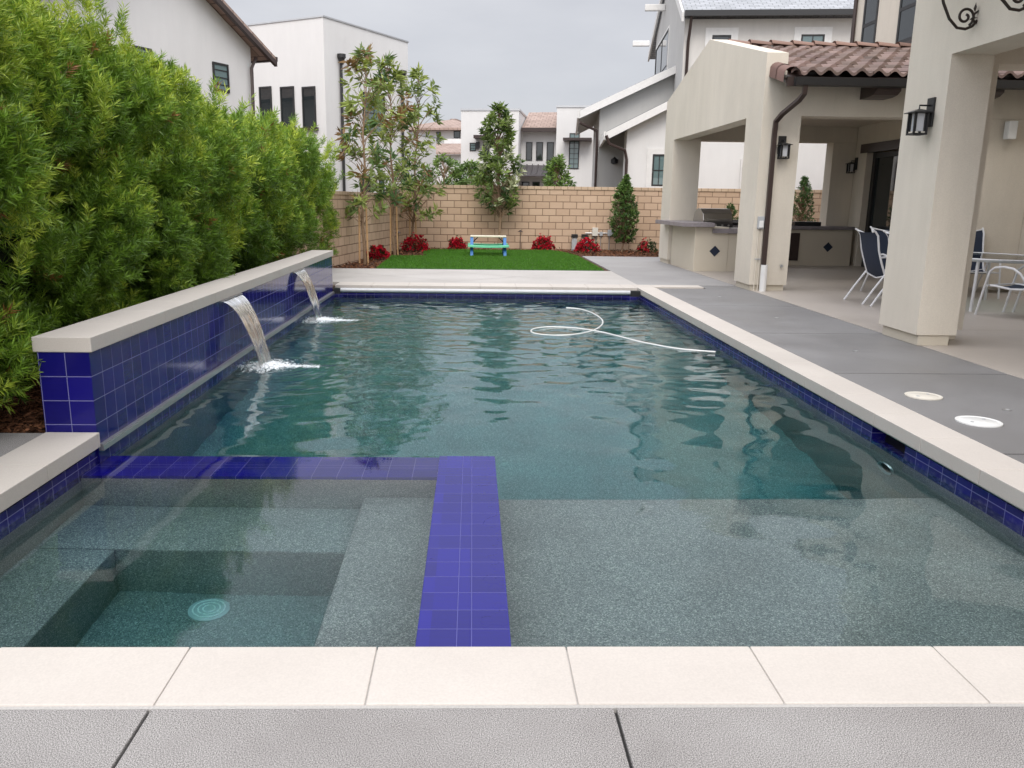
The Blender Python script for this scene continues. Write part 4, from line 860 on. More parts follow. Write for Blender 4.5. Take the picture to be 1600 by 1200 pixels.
m.add(vs, fs); MT['core'] = rough_mat('hedge core with painted shade', (.012, .02, .006), (.03, .042, .014), big=7, fine=60, bump=1, dist=.03, speck=.6)
rel(m, 'branches', 'core', hedge, smooth=True)  # one solid filler mesh, coloured dark as the shade between the lobes
# broadleaf saplings
def envelope_tree(name, base, lean, height, z0, prof, ncl, leafn, L, W, label, cat, group=None, cols=None, droop=.55, spread=1.15, trunk_r=.035, stakes=True, lv_ax=.16, seed=0, ell=1.0):
    global rng
    rng = np.random.default_rng(100+seed)
    t = empty(name, base, label=label, cat=cat, group=group); bx, by, bz = base
    top = Vector((lean[0], lean[1], height)); m = MB(); kk = 9
    path = [Vector((lean[0]*(i/kk)**1.3+.03*math.sin(i*1.7+seed), lean[1]*(i/kk)**1.3+.03*math.cos(i*1.3+seed), height*i/kk*.96-(.04 if i == 0 else 0))) for i in range(kk+1)]
    m.tube(path, [trunk_r*(1-.85*i/kk)+.004 for i in range(kk+1)], 8)
    m.build('trunk', 'bark', t)
    def tp(z):
        f = max(0, min(1, z/height/.96))*kk; i = min(int(f), kk-1); return path[i].lerp(path[i+1], f-i)
    zs = z0+(height-z0)*rng.random(ncl)**.92; m = MB(); Pc = []; Dc = []
    zp, wp = [p[0] for p in prof], [p[1] for p in prof]
    for z in zs:
        r_ = np.interp((z-z0)/(height-z0), zp, wp); a = rng.uniform(0, 6.283); rad_ = r_*math.sqrt(rng.uniform(.12, 1))
        c = tp(z); e = Vector((c.x+rad_*math.cos(a), c.y+rad_*math.sin(a)*ell, z)); s_ = tp(max(z0*.9, z-rad_*.8-.1)); md = s_.lerp(e, .55)+Vector((0, 0, .05))
        m.tube([s_, md, e], [.010, .007, .004], 5, cap=False); Pc.append(e); Dc.append((e-s_).normalized()+Vector((0, 0, .35)))
    m.build('branches', 'bark', t)
    Pc = np.array([tuple(v) for v in Pc]); Dc = np.array([tuple(v) for v in Dc]); Dc += rng.normal(0, .25, Dc.shape)
    hgt = (Pc[:, 2]-z0)/(height-z0)
    base_c = np.array(cols[0])[None]+(np.array(cols[1])-np.array(cols[0]))[None]*np.clip(rng.normal(.35, .3, len(Pc))+.35*hgt, 0, 1)[:, None]
    if len(cols) > 2: k_ = rng.random(len(Pc)) < .12; base_c[k_] = cols[2]
    V, Q, Cc = tree_mesh(Pc, Dc, leafn, L, W, spread, base_c, droop=droop, ax=lv_ax)
    fast_mesh('leaves', V, Q, 'leaf', t, col=Cc)
    if stakes:
        for sx in (-.09, .10):
            m = MB(); m.tube([(sx, -.05, -.05), (sx*.8, -.04, 1.25)], .02, 8); m.build('stake', 'wood', t)
    return t
MAG = [(.06, .12, .03), (.34, .40, .09), (.22, .13, .05)]
envelope_tree('young_tree', (-2.42, 18.55, -.02), (.12, 0, 0), 4.45, .95, [(0, .45), (.15, .34), (.35, .38), (.55, .52), (.7, .36), (.85, .38), (1, .10)], 68, 16, .23, .056, 'staked slender young tree with sparse drooping leaves, nearest the raised wall', 'tree', 'staked young trees in the left corner bed', MAG, seed=1)
envelope_tree('young_tree', (-2.02, 21.5, -.02), (-.06, 0, 0), 4.65, 1.1, [(0, .5), (.2, .55), (.4, .62), (.6, .55), (.8, .42), (1, .12)], 78, 16, .24, .058, 'staked young tree with drooping leaves, middle one of the corner bed', 'tree', 'staked young trees in the left corner bed', MAG, seed=2)
envelope_tree('young_tree', (-1.68, 23.6, -.02), (.22, 0, 0), 4.75, .9, [(0, .75), (.2, .8), (.4, .45), (.6, .55), (.8, .55), (1, .15)], 84, 15, .24, .058, 'staked young tree with spreading low branches against the block wall corner', 'tree', 'staked young trees in the left corner bed', MAG, seed=3)
envelope_tree('magnolia_tree', (.80, 24.35, -.02), (-.08, 0, 0), 3.95, 1.0, [(0, .32), (.12, .52), (.35, .66), (.5, .58), (.65, .40), (.85, .36), (1, .08)], 200, 15, .18, .056, 'dense young broadleaf tree with thin trunk behind the small picnic table', 'tree', None, [(.045, .095, .025), (.22, .30, .07), (.45, .48, .28)], seed=4, stakes=False, droop=.35, ell=.6)
envelope_tree('cone_shrub', (4.42, 24.25, -.02), (-.02, 0, 0), 2.12, .28, [(0, .2), (.1, .32), (.35, .40), (.6, .33), (.85, .16), (1, .02)], 620, 12, .068, .032, 'slim cone shaped shrub on a bare stem against the block wall', 'shrub', None, [(.04, .09, .025), (.14, .24, .05)], seed=5, stakes=False, droop=.1, lv_ax=.08, trunk_r=.02, ell=.8)
envelope_tree('cone_shrub', (9.65, 24.3, -.02), (-.02, 0, 0), 2.15, .3, [(0, .3), (.4, .40), (.7, .26), (1, .03)], 300, 12, .065, .026, 'slim dark shrub seen through the patio opening at the rear counter', 'shrub', None, [(.035, .075, .02), (.09, .17, .04)], seed=6, stakes=False, droop=.1, lv_ax=.08, trunk_r=.02)
envelope_tree('cone_shrub', (7.55, 24.3, -.02), (0, 0, 0), 1.35, .2, [(0, .2), (.5, .30), (1, .05)], 150, 12, .065, .026, 'low dark shrub behind the barbecue, cut by the downspout post', 'shrub', None, [(.035, .075, .02), (.09, .17, .04)], seed=7, stakes=False, droop=.1, lv_ax=.08, trunk_r=.02)
envelope_tree('cone_shrub', (6.2, 24.3, -.02), (0, 0, 0), 1.5, .2, [(0, .12), (.5, .2), (1, .03)], 90, 12, .065, .026, 'thin dark shrub behind the barbecue hood', 'shrub', None, [(.035, .075, .02), (.09, .17, .04)], seed=8, stakes=False, droop=.1, lv_ax=.08, trunk_r=.02)
BGC = [(.045, .11, .025), (.20, .30, .06)]
for i, (x, y, h_, w_, lab) in enumerate([(-.95, 27.5, 2.75, .85, 'bushy bright green tree top beyond the back wall, left one by the corner'), (-.05, 28.2, 2.55, .75, 'rounder green shrub top beyond the back wall right beside the corner one'), (2.75, 27.2, 2.75, .42, 'small upright green tree top beyond the back wall below the three dark windows'), (.35, 26.4, 2.15, .35, 'low leafy shrub top just over the back wall left of the dense tree')]):
    envelope_tree('garden_tree', (x, y, -.02), (0, 0, 0), h_, .9, [(0, w_), (.5, w_*1.1), (.8, w_*.7), (1, .1)], 170, 13, .15, .05, lab, 'tree', 'tree tops beyond the back wall', BGC, seed=20+i, stakes=False, droop=.3)
# palm frond beyond the wall
rng = np.random.default_rng(44)
pl = empty('palm', (.75, 27.0, 0), label='arching pale green palm frond beyond the back wall', cat='palm')
m = MB(); ribs = []
for a, ln in ((R_(172), 1.15), (R_(160), 1.0), (R_(20), .7), (R_(95), .8)):
    pts = [Vector((math.cos(a)*ln*t, math.sin(a)*ln*t*.5, 1.6+1.05*t-.55*t*t*ln)) for t in np.linspace(0, 1, 9)]; m.tube(pts, [.012*(1-.8*i/8) for i in range(9)], 5); ribs.append(pts)
m.build('frond_rib', 'bark', pl)
m = MB(); m.tube([(0, 0, -.05), (0, 0, 1.65)], [.09, .07], 10); m.build('trunk', 'bark', pl)
Ps = []; Ds = []
for pts in ribs:
    for i in range(8):
        for j in range(5):
            p = pts[i].lerp(pts[i+1], j/5); d = (pts[i+1]-pts[i]).normalized(); s_ = d.cross(Vector((0, 0, 1))).normalized()
            for sg in (-1, 1): Ps.append(p); Ds.append(s_*sg*.8+d*.6+Vector((0, 0, -.15)))
V, Q = leaves(np.array([tuple(p) for p in Ps]), np.array([tuple(p) for p in Ds]), .30, .022); fast_mesh('leaflets', V, Q, 'leaf', pl, col=np.tile([[.20, .30, .10]], (len(Q), 1)))
# azaleas
AZ = [(-2.30, 20.3, .30, 'red flowering azalea at the foot of the first staked tree'), (-1.60, 23.4, .42, 'wide red flowering azalea in the corner bed'), (-.45, 24.62, .30, 'red flowering azalea left of the small picnic table'), (2.10, 24.6, .36, 'red flowering azalea on the bed between the picnic table and the utility pedestals'), (3.30, 23.7, .38, 'red flowering azalea in front of the grey utility pedestals'), (5.15, 24.2, .34, 'half bare red azalea at the foot of the far patio post')]
for i, (x, y, r_, lab) in enumerate(AZ):
    r_ *= .76
    rng = np.random.default_rng(200+i); t = empty('azalea', (x, y, -.02), label=lab, cat='azalea', group='red azaleas along the block walls')
    m = MB()
    for k_ in range(12): a = rng.uniform(0, 6.28); m.tube([(0, 0, 0), (r_*.4*math.cos(a), r_*.4*math.sin(a), r_*.5), (r_*.75*math.cos(a), r_*.75*math.sin(a), r_*rng.uniform(.6, 1.1))], [.008, .005, .003], 5)
    m.build('stems', 'bark', t)
    lump = noise3(rng.normal(size=(1, 3)), i)
    def ball(n_, lo):
        d = nrm(rng.normal(size=(n_, 3))); d[:, 2] = np.abs(d[:, 2])*1.15; q = rng.uniform(lo, 1.0, n_)*(1+.22*noise3(d*2.2, 50+i)); return d, d*q[:, None]*r_*np.array([1.05, .8, 1.0])+np.array([0, 0, r_*.18])
    d, P = ball(150, .5); V, Q, Cc = tree_mesh(P, d, 7, .05, .02, .9, np.tile([[.03, .07, .02]], (150, 1)), ax=.03); fast_mesh('leaves', V, Q, 'leaf', t, col=Cc)
    nf = 80 if i == 5 else 330; d, P = ball(nf, .88)
    if i == 5: P[:, 0] = -np.abs(P[:, 0])
    V, Q, Cc = tree_mesh(P, d, 7, .042, .034, 1.0, np.tile([[.60, .010, .035]], (nf, 1))*rng.uniform(.5, 1.3, (nf, 1)), ax=.01); fast_mesh('flowers', V, Q, 'flower', t, col=Cc)
rng = np.random.default_rng(77)
# ================================================================== YARD OBJECTS
kb = empty('picnic_table', (.42, 21.85, .008), label='small childrens plastic picnic table with mint green bench on the lawn', cat='picnic table')
m = MB(); m.box(-.47, .47, -.19, .19, .475, .515); m.build('table_top', 'cream', kb, bevel=.014)
for s in (-1, 1):
    m = MB(); n_ = 12
    vs = []; xs2 = np.linspace(-.53, .53, n_+1)
    for x in xs2:
        dz_ = -.018*(1-(x/.53)**2)
        vs += [(x, s*.42-.10, .235+dz_), (x, s*.42+.10, .235+dz_), (x, s*.42+.10, .29+dz_), (x, s*.42-.10, .29+dz_)]
    fs = [(i*4+k, i*4+(k+1) % 4, i*4+4+(k+1) % 4, i*4+4+k) for i in range(n_) for k in range(4)]+[(3, 2, 1, 0), tuple(n_*4+k for k in range(4))]
    m.add(vs, fs); m.build('bench', 'turq', kb, bevel=.01)
for sx in (-1, 1):
    for sy in (-1, 1):
        m = MB(); x = sx*.43; m.prism([(sy*.10, .474), (sy*.17, .474), (sy*.50, 0), (sy*.40, 0)], x-.04, x+.04, 'x'); m.build('leg', 'kidblue', kb, bevel=.008)
    m = MB(); m.box(sx*.43-.03, sx*.43+.03, -.33, .33, .18, .232); m.build('side_bar', 'kidblue', kb, bevel=.008)
    m = MB(); m.tube([(sx*.41, -.10, .34), (sx*.27, -.10, .47)], .013, 8); m.build('brace', 'black', kb)
def path_light(x, y, h_, label):
    t = empty('path_light', (x, y, -.03), label=label, cat='path light')
    m = MB(); m.tube([(0, 0, -.02), (0, 0, h_)], .012, 8); m.build('stem', 'brown', t)
    m = MB(); m.lathe([(.02, .05), (.03, .03), (.085, 0), (.08, -.005), (.0, .0)], (0, 0, h_), 18); m.build('hood', 'brown', t)
path_light(1.42, 24.55, .56, 'bronze path light between the picnic table and a red azalea')
path_light(-1.92, 21.6, .60, 'thin dark path light in the corner bed beside the staked trees')
for x, lab in ((3.05, 'grey utility pedestal with black cap by the block wall, the left one'), (3.35, 'grey utility pedestal with black cap by the block wall, partly behind an azalea')):
    t = empty('utility_pedestal', (x, 24.75, -.03), label=lab, cat='utility pedestal', group='grey pedestals with black caps')
    m = MB(); m.box(-.075, .075, -.06, .06, 0, .42); m.box(-.04, .04, -.068, -.061, .04, .38); m.build('post', 'grey_box', t, bevel=.008)
    m = MB(); m.prism([(-.10, .40), (.10, .40), (.085, .50), (-.085, .50)], -.09, .09, 'y'); m.build('cap', 'black', t, bevel=.008)
ut = empty('electrical_boxes', (3.75, 24.96, 0), label='beige and grey electrical boxes with conduit on the block wall', cat='electrical box')
m = MB(); m.box(3.60, 3.77, 24.88, 24.995, .42, .66); rel(m, 'beige_box', 'beige_plastic', ut, bevel=.006)
m = MB(); m.box(4.07, 4.20, 24.90, 24.995, .42, .60); rel(m, 'grey_box', 'grey_box', ut, bevel=.006)
m = MB(); m.box(3.83, 3.92, 24.92, 24.995, .42, .54); rel(m, 'junction_box', 'grey_box', ut, bevel=.006)
m = MB(); m.tube([(3.40, 24.965, .50), (4.4, 24.965, .50)], .016, 8); m.tube([(3.64, 24.965, -.05), (3.64, 24.965, .42)], .02, 8); m.tube([(3.73, 24.965, -.05), (3.73, 24.965, .42)], .014, 8); m.tube([(4.13, 24.965, -.05), (4.13, 24.965, .42)], .014, 8); m.tube([(3.87, 24.965, -.05), (3.87, 24.965, .42)], .010, 8); rel(m, 'conduit', 'alu', ut)
# ================================================================== NEIGHBOUR HOUSES
class House:
    """local frame: u = right along the front, v = away; traced corners are cast onto the house's own real planes"""
    def __init__(s, name, px, Y, az, label):
        P = atY(px, 300, Y); s.O = np.array([P[0], Y, 0.0]); s.az = R_(az)
        s.u = np.array([math.cos(s.az), -math.sin(s.az), 0]); s.v = np.array([math.sin(s.az), math.cos(s.az), 0])
        s.e = empty(name, tuple(s.O), -s.az, label=label, cat='house')
    def fr(s, px, py, v=0.0):       # on plane v = const -> (u,z)
        d = ray(px, py); t = (v-np.dot(CAM-s.O, s.v))/np.dot(d, s.v); P = CAM+d*t; return np.dot(P-s.O, s.u), P[2]
    def sd(s, px, py, u=0.0):       # on plane u = const -> (v,z)
        d = ray(px, py); t = (u-np.dot(CAM-s.O, s.u))/np.dot(d, s.u); P = CAM+d*t; return np.dot(P-s.O, s.v), P[2]
    def win_f(s, x0, y0, x1, y1, v=0.0, bars=(0, 0), pane='pane', frame='frame_dark', trim=0, fw_=.05, sill=None, wait=0, inset=.0):
        a, b_ = s.fr(x0, y0, v), s.fr(x1, y1, v); u0, u1, z0, z1 = a[0], b_[0], b_[1], a[1]; return s._w('f', u0, u1, z0, z1, v, bars, pane, frame, trim, fw_, sill)
    def win_s(s, x0, y0, x1, y1, u=0.0, bars=(0, 0), pane='pane', frame='frame_dark', trim=0, fw_=.05, sill=None, flip=-1):
        a, b_ = s.sd(x0, y0, u), s.sd(x1, y1, u); v0, v1 = sorted((a[0], b_[0])); z1 = max(a[1], b_[1]); z0 = min(a[1], b_[1]); return s._w('s', v0, v1, z0, z1, u, bars, pane, frame, trim, fw_, sill, flip)
    def _w(s, k, a0, a1, z0, z1, c, bars, pane, frame, trim, f, sill, flip=-1):
        def bx(mb, p0, p1, q0, q1, d0, d1):     # d: depth outwards
            lo, hi = c+flip*d1, c+flip*d0
            lo, hi = min(lo, hi), max(lo, hi)
            if k == 'f': mb.box(p0, p1, lo, hi, q0, q1)
            else: mb.box(lo, hi, p0, p1, q0, q1)
        m = MB()
        bx(m, a0, a0+f, z0, z1, .001, .035); bx(m, a1-f, a1, z0, z1, .001, .035); bx(m, a0+f, a1-f, z0, z0+f, .001, .035); bx(m, a0+f, a1-f, z1-f, z1, .001, .035)
        for i in range(bars[0]): x = a0+(a1-a0)*(i+1)/(bars[0]+1); bx(m, x-.012, x+.012, z0+f, z1-f, .014, .03)
        for i in range(bars[1]): z = z0+(z1-z0)*(i+1)/(bars[1]+1); bx(m, a0+f, a1-f, z-.012, z+.012, .013, .029)
        w_ = m.build('window', frame, s.e)
        m = MB(); bx(m, a0+f, a1-f, z0+f, z1-f, .002, .012); m.build('pane', pane, w_)
        if trim:
            m = MB(); T_ = trim; bx(m, a0-T_, a0-.001, z0-T_, z1+T_, .001, .03); bx(m, a1+.001, a1+T_, z0-T_, z1+T_, .001, .03); bx(m, a0, a1, z1+.001, z1+T_, .001, .03); bx(m, a0, a1, z0-T_, z0-.001, .001, .03); m.build('window_trim', 'trimwhite', w_)
        if sill: m = MB(); bx(m, a0-.08, a1+.08, z0-.10, z0-.002, .001, .10); m.build('window_sill', sill, w_)
        return w_
    def part(s, mb, name, mat, **kw): return mb.build(name, mat, s.e, **kw)
# --- B: white flat roofed box
hb = House('white_house', 513, 28, 29.8, 'white flat roofed stucco house with two dark downspouts behind the young trees')
zt = hb.fr(512, 23)[1]; v1 = hb.sd(637, 60, 0)[0]
m = MB(); m.box(-12, 0, 0, v1, 0, zt-.05); hb.part(m, 'wall', 'stucco_white')
m = MB(); m.box(-12.03, .03, -.03, v1+.03, zt-.049, zt); hb.part(m, 'parapet_cap', 'alu')
for x0, x1 in ((405, 427), (438, 462), (472, 495)): hb.win_f(x0, 136, x1, 199, 0, sill='brown', pane='pane')
vq, zq = hb.sd(563, 142, 0); hb.win_s(566, 143, 601, 210, 0, bars=(1, 3), pane='pane_teal', flip=1)
hb.win_s(562, 273, 578, 302, 0, flip=1); hb.win_s(592, 280, 600, 303, 0, pane='pane_teal', flip=1)
for px in (530, 626):
    v_, z_ = hb.sd(px, 95 if px == 530 else 120, 0)
    m = MB(); m.tube([(.07, v_, 0), (.07, v_, z_-.1)], .05, 10); m.lathe([(.06, -.12), (.11, .06), (.14, .08), (.14, .2), (.10, .2)], (.10, v_, z_), 12); hb.part(m, 'downspout', 'frame_dark')
an = House('white_annex', 637, 33, 29.8, 'low white stucco wing with flat cap right of the white flat roofed house')
za = an.fr(640, 209)[1]; va = an.sd(681, 213, 0)[0]; m = MB(); m.box(-4, 0, .0, va, 0, za); an.part(m, 'wall', 'stucco_white'); m = MB(); m.box(-4, .03, -.03, va+.03, za+.001, za+.07); an.part(m, 'parapet_cap', 'alu')
# --- A: gabled white house, far left
ha = House('gabled_house', 402, 24, 26.2, 'white stucco gabled house with tiled roof edge above the hedge, top left')
ve, ze = ha.sd(402, 77, 0); v3_, z3_ = ha.sd(312, -10, 0); va_ = ha.sd(236, 0, 0)[0]; zap = ze+(z3_-ze)*va_/v3_
vn = 2*va_
zg = lambda v: ze+(zap-ze)*(1-abs(v-va_)/abs(va_))
m = MB(); m.prism([(vn, 0), (0, 0), (0, ze), (va_, zap), (vn, ze)], -9, 0, 'x'); ha.part(m, 'wall', 'stucco_white')
sl2 = (zap-ze)/abs(va_)
m = MB()
for sg in (1, -1):
    e0 = (0+.55 if sg == 1 else vn-.55); ez = ze-.55*sl2
    m.prism([(e0, ez+.02), (va_, zap+.02), (va_, zap+.11), (e0, ez+.11)], -9, .42, 'x')
ha.part(m, 'roof', 'rooffar')
m = MB()
for sg in (1, -1):
    e0 = (0+.57 if sg == 1 else vn-.57); ez = ze-.57*sl2
    m.prism([(e0, ez-.12), (va_, zap-.12), (va_, zap+.015), (e0, ez+.015)], .34, .44, 'x')
m.box(-9, .42, .50, .62, ze-.30, ze-.18); ha.part(m, 'fascia', 'brown')
ha.win_s(205, 70, 238, 110, 0, bars=(0, 3), pane='pane_teal', flip=1); ha.win_s(331, 96, 358, 146, 0, bars=(0, 3), pane='pane_teal', flip=1)
m = MB(); m.tube([(.1, .1, ze-.25), (.1, -.1, ze-.55), (.06, -.12, 0)], .045, 8); ha.part(m, 'downspout', 'brown')
# --- D: white house in the middle distance
hd = House('courtyard_house', 720, 44, 9, 'white stucco house with flat and tiled roofs beyond the back wall')
f = hd.fr
zt = f(720, 173)[1]; u1 = f(811, 172)[0]; m = MB(); m.box(0, u1, 0, 6, 0, zt); hd.part(m, 'left_block', 'stucco_white')
m = MB(); m.box(-.04, u1+.04, -.04, 6, zt+.001, zt+.10); hd.part(m, 'parapet_cap', 'alu')
u2 = f(806, 205, 1.5)[0]; u3 = f(871, 205, 1.5)[0]; zm = f(838, 204, 1.5)[1]
m = MB(); m.box(u1+.001, u3, 1.5, 8, 0, zm); hd.part(m, 'middle_wall', 'stucco_white')
zr = f(838, 178, 5.0)[1]
m = MB(); m.prism([(.9, zm-.05), (.9, zm+.08), (5.0, zr+.08), (5.0, zr-.05)], u1+.05, u3, 'x'); hd.part(m, 'tile_roof', 'rooffar')
m = MB(); m.box(u1+.05, u3, .80, .899, zm-.10, zm+.09); hd.part(m, 'gutter', 'brown')
zr2 = f(850, 174, 9)[1]; m = MB(); m.prism([(6.5, zr-.3), (6.5, zr), (9.5, zr2), (9.5, zr2-.3)], u1+.3, u3, 'x'); hd.part(m, 'rear_roof', 'rooffar')
u4 = f(869, 168, .6)[0]; u5 = f(945, 168, .6)[0]; z5 = f(872, 168, .6)[1]
m = MB(); m.box(u3+.001, u5, .6, 9, 0, z5); hd.part(m, 'right_block', 'stucco_white'); m = MB(); m.box(u3-.04, u5, .56, 9, z5+.001, z5+.1); hd.part(m, 'parapet_cap', 'alu')
for x0, x1 in ((822, 831.5), (838, 848), (854.5, 865)): hd.win_f(x0, 222, x1, 251, 1.5, pane='pane')
hd.win_f(734, 223, 744, 236, 0, bars=(0, 2), pane='pane_teal'); hd.win_f(755, 206, 765, 245, 0, pane='pane'); hd.win_f(890, 208, 904, 264, .6, bars=(1, 6), pane='pane_teal')
m = MB(); uu, zz = f(747, 225); m.box(uu-.08, uu+.08, -.2, -.001, zz-.25, zz+.1); hd.part(m, 'wall_lamp', 'black')
m = MB(); a0, z_ = f(743, 215); a1, _ = f(765, 215); m.box(a0, a1, -.7, -.001, z_-.08, z_+.08); hd.part(m, 'door_hood', 'brown')
m = MB(); a0, z_ = f(881, 219, .6); a1, _ = f(925, 219, .6); m.box(a0, a1, -.3, .598, z_-.06, z_+.06); hd.part(m, 'shade_arm', 'brown')
a0, z_ = f(806, 259, 1.5); a1, _ = f(876, 259, 1.5); z2_ = f(806, 275, .2)[1]
m = MB(); m.prism([(0.2, z2_), (0.2, z2_+.08), (1.49, z_+.04), (1.49, z_-.04)], a0, a1, 'x')
for i in range(9): x = a0+(a1-a0)*i/8; m.prism([(0.2, z2_+.081), (0.2, z2_+.14), (1.49, z_+.10), (1.49, z_+.041)], x-.025, x+.025, 'x')
hd.part(m, 'metal_awning', 'awning')
for x0, x1 in ((815, 827), (832, 843)): hd.win_f(x0, 284, x1, 300, 1.5)
m = MB(); uu, zz = f(809, 208, 1.4); m.tube([(uu, 1.4, zz), (uu, 1.4, 0)], .06, 8); hd.part(m, 'downspout', 'brown')
# --- E: distant house with hipped roof
he = House('distant_house', 674, 62, 12, 'distant white house with low hipped grey roof and pink tiled lower roof')
f = he.fr; z1_ = f(680, 201)[1]; u1 = f(735, 201)[0]; ub = f(674, 201)[0]-1.5
m = MB(); m.box(ub, u1, 0, 8, 0, z1_); he.part(m, 'wall', 'stucco_white')
zr = f(700, 192, 3.5)[1]; a0, a1 = ub-.8, u1+.8
m = MB(); m.add([(a0, -.8, z1_), (a1, -.8, z1_), (a1, 8.8, z1_), (a0, 8.8, z1_), (a0+3.2, 4, zr+.35), (a1-3.2, 4, zr+.35), (a0, -.8, z1_-.15), (a1, -.8, z1_-.15), (a1, 8.8, z1_-.15), (a0, 8.8, z1_-.15)], [(0, 1, 5, 4), (1, 2, 5), (2, 3, 4, 5), (3, 0, 4), (6, 7, 1, 0), (7, 8, 2, 1), (8, 9, 3, 2), (9, 6, 0, 3), (9, 8, 7, 6)]); he.part(m, 'hip_roof', 'rooffar')
he.win_f(682, 206, 689, 221, 0); he.win_f(709, 204, 719, 216, 0)
m = MB(); a0, z_ = f(694, 217, -.9); m.box(a0, u1, -.9, -.7, f(694, 225, -.9)[1], z_); he.part(m, 'balcony_wall', 'stucco_white')
z2_ = f(690, 224, -3)[1]; z3_ = f(700, 241, -6)[1]; a0 = f(672, 240, -5)[0]; a1 = f(730, 240, -5)[0]
m = MB(); m.prism([(-6, z3_), (-6, z3_+.12), (-1, z2_+.12), (-1, z2_)], a0-2, a1, 'x'); he.part(m, 'lower_roof', 'rooffar')
m = MB(); m.box(a0-2, a1, -5.5, -1, 0, z3_-.02); he.part(m, 'lower_wall', 'stucco_white')
# --- C: right neighbour, grey and white with shingle roof
hc = House('shingled_house', 1055, 28, 6.5, 'two storey greige and white house with grey shingle roof behind the patio cover')
f = hc.fr; ze = f(1052, 24)[1]
vl = hc.sd(1021, 160, 0)[0]
rA, rB = hc.sd(1033, 0, -.12), hc.sd(1014, 89, -.12); sb = (rA[1]-rB[1])/(rA[0]-rB[0])
sf = .55; vap = (rB[1]-sb*rB[0]-ze)/(sf-sb); zap = ze+sf*vap; vE = rB[0]
m = MB(); m.box(.0, 11.5, 0, .25, 0, ze-.12); m.box(.25, 11.5, .25, 9, 0, ze-.12); hc.part(m, 'front_wall', 'stucco_greige')
m = MB(); m.prism([(0.001, 0), (vl, 0), (vl, zap+sb*(vl-vap)-.1), (vap, zap-.1), (0.001, ze-.1)], -.012, .22, 'x'); hc.part(m, 'side_wall', 'stucco_grey')
m = MB(); m.prism([(-.45, ze-.10), (-.45, ze+.06), (vap, zap+.06), (vE, rB[1]+.06), (vE, rB[1]-.10), (vap, zap-.10)], -.10, 11.8, 'x'); 
sh = hc.part(m, 'shingle_roof', 'shingle')
m = MB(); m.box(-.09, 11.7, -.58, -.455, ze-.13, ze+.04); hc.part(m, 'gutter', 'frame_dark')
# gable rake boards on the pool side and corbels
m = MB(); m.prism([(-.42, ze-.26), (-.42, ze+.03), (vap, zap+.10), (vE, rB[1]+.10), (vE, rB[1]-.2), (vap, zap-.2)], -.17, -.102, 'x'); hc.part(m, 'rake_board', 'trimwhite')
for px, py in ((1038, 12), (1014, 68)):
    v_, z_ = hc.sd(px, py, -.05); m = MB(); m.box(-.80, -.02, v_-.09, v_+.09, z_-.12, z_+.12); hc.part(m, 'corbel', 'trimwhite', bevel=.03)
m = MB(); m.tube([(.12, -.50, ze-.1), (.12, -.30, ze-.5), (.12, -.06, ze-.8), (.12, -.06, 0)], .05, 8); hc.part(m, 'downspout', 'brown')
hc.win_f(1113, 55, 1141, 75, 0, trim=.22); hc.win_f(1252, 54, 1285, 92, 0, bars=(1, 1), trim=.22, pane='pane_teal')
hc.win_s(1026, 78, 1040, 156, -.012, bars=(1, 1), trim=.08)
# single storey wing in front (white), roof rising to the right
V0 = -1.2
ua, zl = f(980, 205, V0); ub, zh = f(1150, 110, V0)
el_u, el_z = f(946, 212, V0-.4); r_u, r_z = f(1048, 161, V0-.4); slp = (r_z-el_z)/(r_u-el_u); ridge_u = r_u+2.2; ridge_z = r_z+2.2*slp
zw = lambda u: el_z+(u-el_u)*slp-.12
m = MB(); m.prism([(ua, 0), (11.5, 0), (11.5, zw(ua)), (2*ridge_u-ua, zw(ua)), (ridge_u, ridge_z-.12), (ua, zw(ua))], V0, -.001, 'y'); hc.part(m, 'wing_wall', 'stucco_white')
m = MB(); m.prism([(el_u, el_z), (ridge_u, ridge_z), (2*ridge_u-el_u, el_z), (2*ridge_u-el_u, el_z+.12), (ridge_u, ridge_z+.12), (el_u, el_z+.12)], V0-.40, 2.6, 'y'); hc.part(m, 'wing_roof', 'shingle')
m = MB(); m.prism([(el_u, el_z-.14), (ridge_u, ridge_z-.14), (ridge_u, ridge_z+.10), (el_u, el_z+.10)], V0-.45, V0-.405, 'y'); m.box(el_u-.05, el_u+.02, V0-.45, 2.6, el_z-.12, el_z+.12); hc.part(m, 'wing_fascia', 'trimwhite')
m = MB(); m.tube([(el_u+.02, V0-.5, el_z), (el_u+.12, V0-.5, el_z-.25), (ua-.05, V0-.10, el_z-.42), (ua+.02, V0-.06, el_z-.7), (ua+.02, V0-.06, 0)], .05, 8); hc.part(m, 'wing_downspout', 'brown')
hc.win_f(1020, 241, 1039, 291, V0, bars=(1, 1), trim=.18, pane='pane_teal')
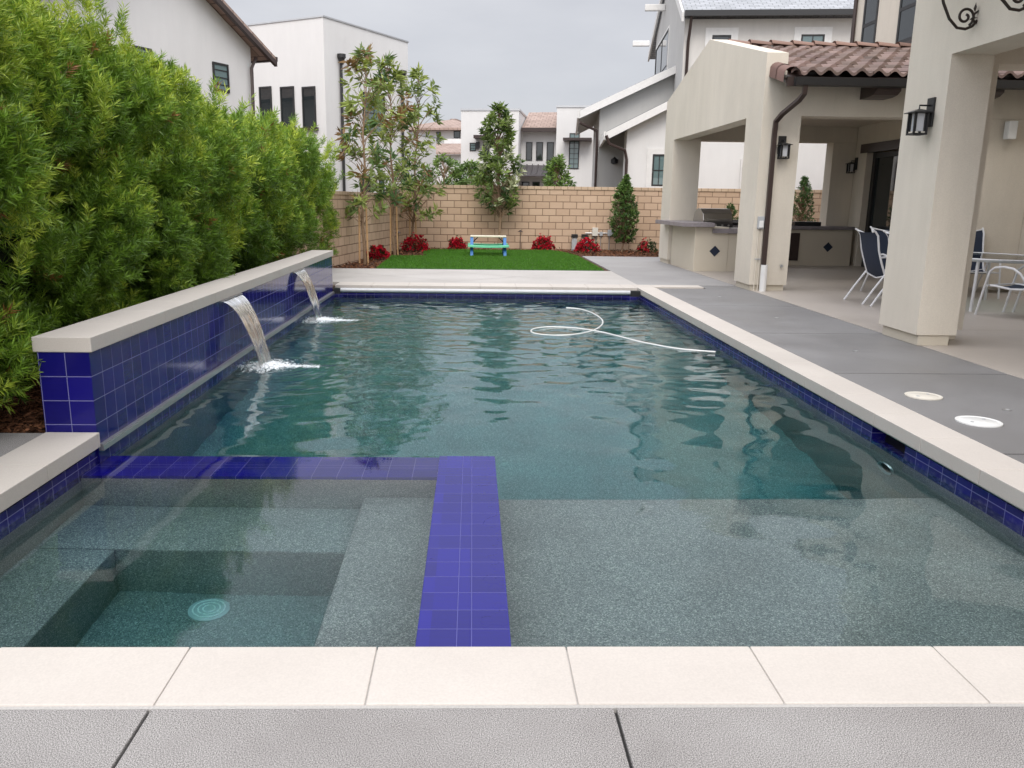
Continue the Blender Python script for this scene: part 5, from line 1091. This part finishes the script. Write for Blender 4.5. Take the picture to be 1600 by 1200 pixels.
m = MB(); uu, _ = f(1159, 250, V0); m.tube([(uu, V0-.03, 0), (uu, V0-.03, 2.8)], .03, 8); hc.part(m, 'wall_pipe', 'trimwhite')
# grey wing behind
V1 = 2.2
ua2, _ = f(935, 230, V1); el_u2, el_z2 = f(905, 178, V1-.4); r_u2, r_z2 = f(1022, 123, V1-.4); s2 = (r_z2-el_z2)/(r_u2-el_u2)
zt2 = lambda u: el_z2+(u-el_u2)*s2
m = MB(); m.prism([(ua2, 0), (1.0, 0), (1.0, zt2(1.0)-.1), (ua2, zt2(ua2)-.1)], V1, V1+7, 'y'); hc.part(m, 'rear_wing_wall', 'stucco_grey')
m = MB(); m.prism([(el_u2, el_z2), (1.0, zt2(1.0)), (1.0, zt2(1.0)+.12), (el_u2, el_z2+.12)], V1-.4, V1+7.4, 'y'); hc.part(m, 'rear_wing_roof', 'shingle')
m = MB(); m.prism([(el_u2, el_z2-.16), (1.0, zt2(1.0)-.16), (1.0, zt2(1.0)+.10), (el_u2, el_z2+.10)], V1-.46, V1-.405, 'y'); m.box(el_u2-.06, el_u2+.02, V1-.46, V1+7.4, el_z2-.14, el_z2+.12); hc.part(m, 'rear_wing_fascia', 'trimwhite')
for i in range(13): v_ = V1-.2+i*.6; m = MB(); m.prism([(el_u2+.05, el_z2-.12), (ua2, zt2(ua2)-.12), (ua2, zt2(ua2)-.01), (el_u2+.05, el_z2-.01)], v_, v_+.09, 'y'); hc.part(m, 'rafter', 'trimwhite')
m = MB(); m.tube([(el_u2+.02, V1-.5, el_z2-.3), (ua2-.08, V1-.2, el_z2-.55), (ua2-.06, V1-.08, el_z2-.9), (ua2-.06, V1-.08, 0)], .05, 8); hc.part(m, 'rear_downspout', 'brown')
v_ = V1-.9; m = MB(); uu, zz = f(966, 247, V0+1.0); 
m.lathe([(.05, -.1), (.13, -.06), (.13, .06), (.05, .12), (0, .16)], (uu, V1-.12, zz), 12); m.box(uu-.03, uu+.03, V1-.12, V1-.001, zz+.05, zz+.1); hc.part(m, 'wall_lamp', 'black')
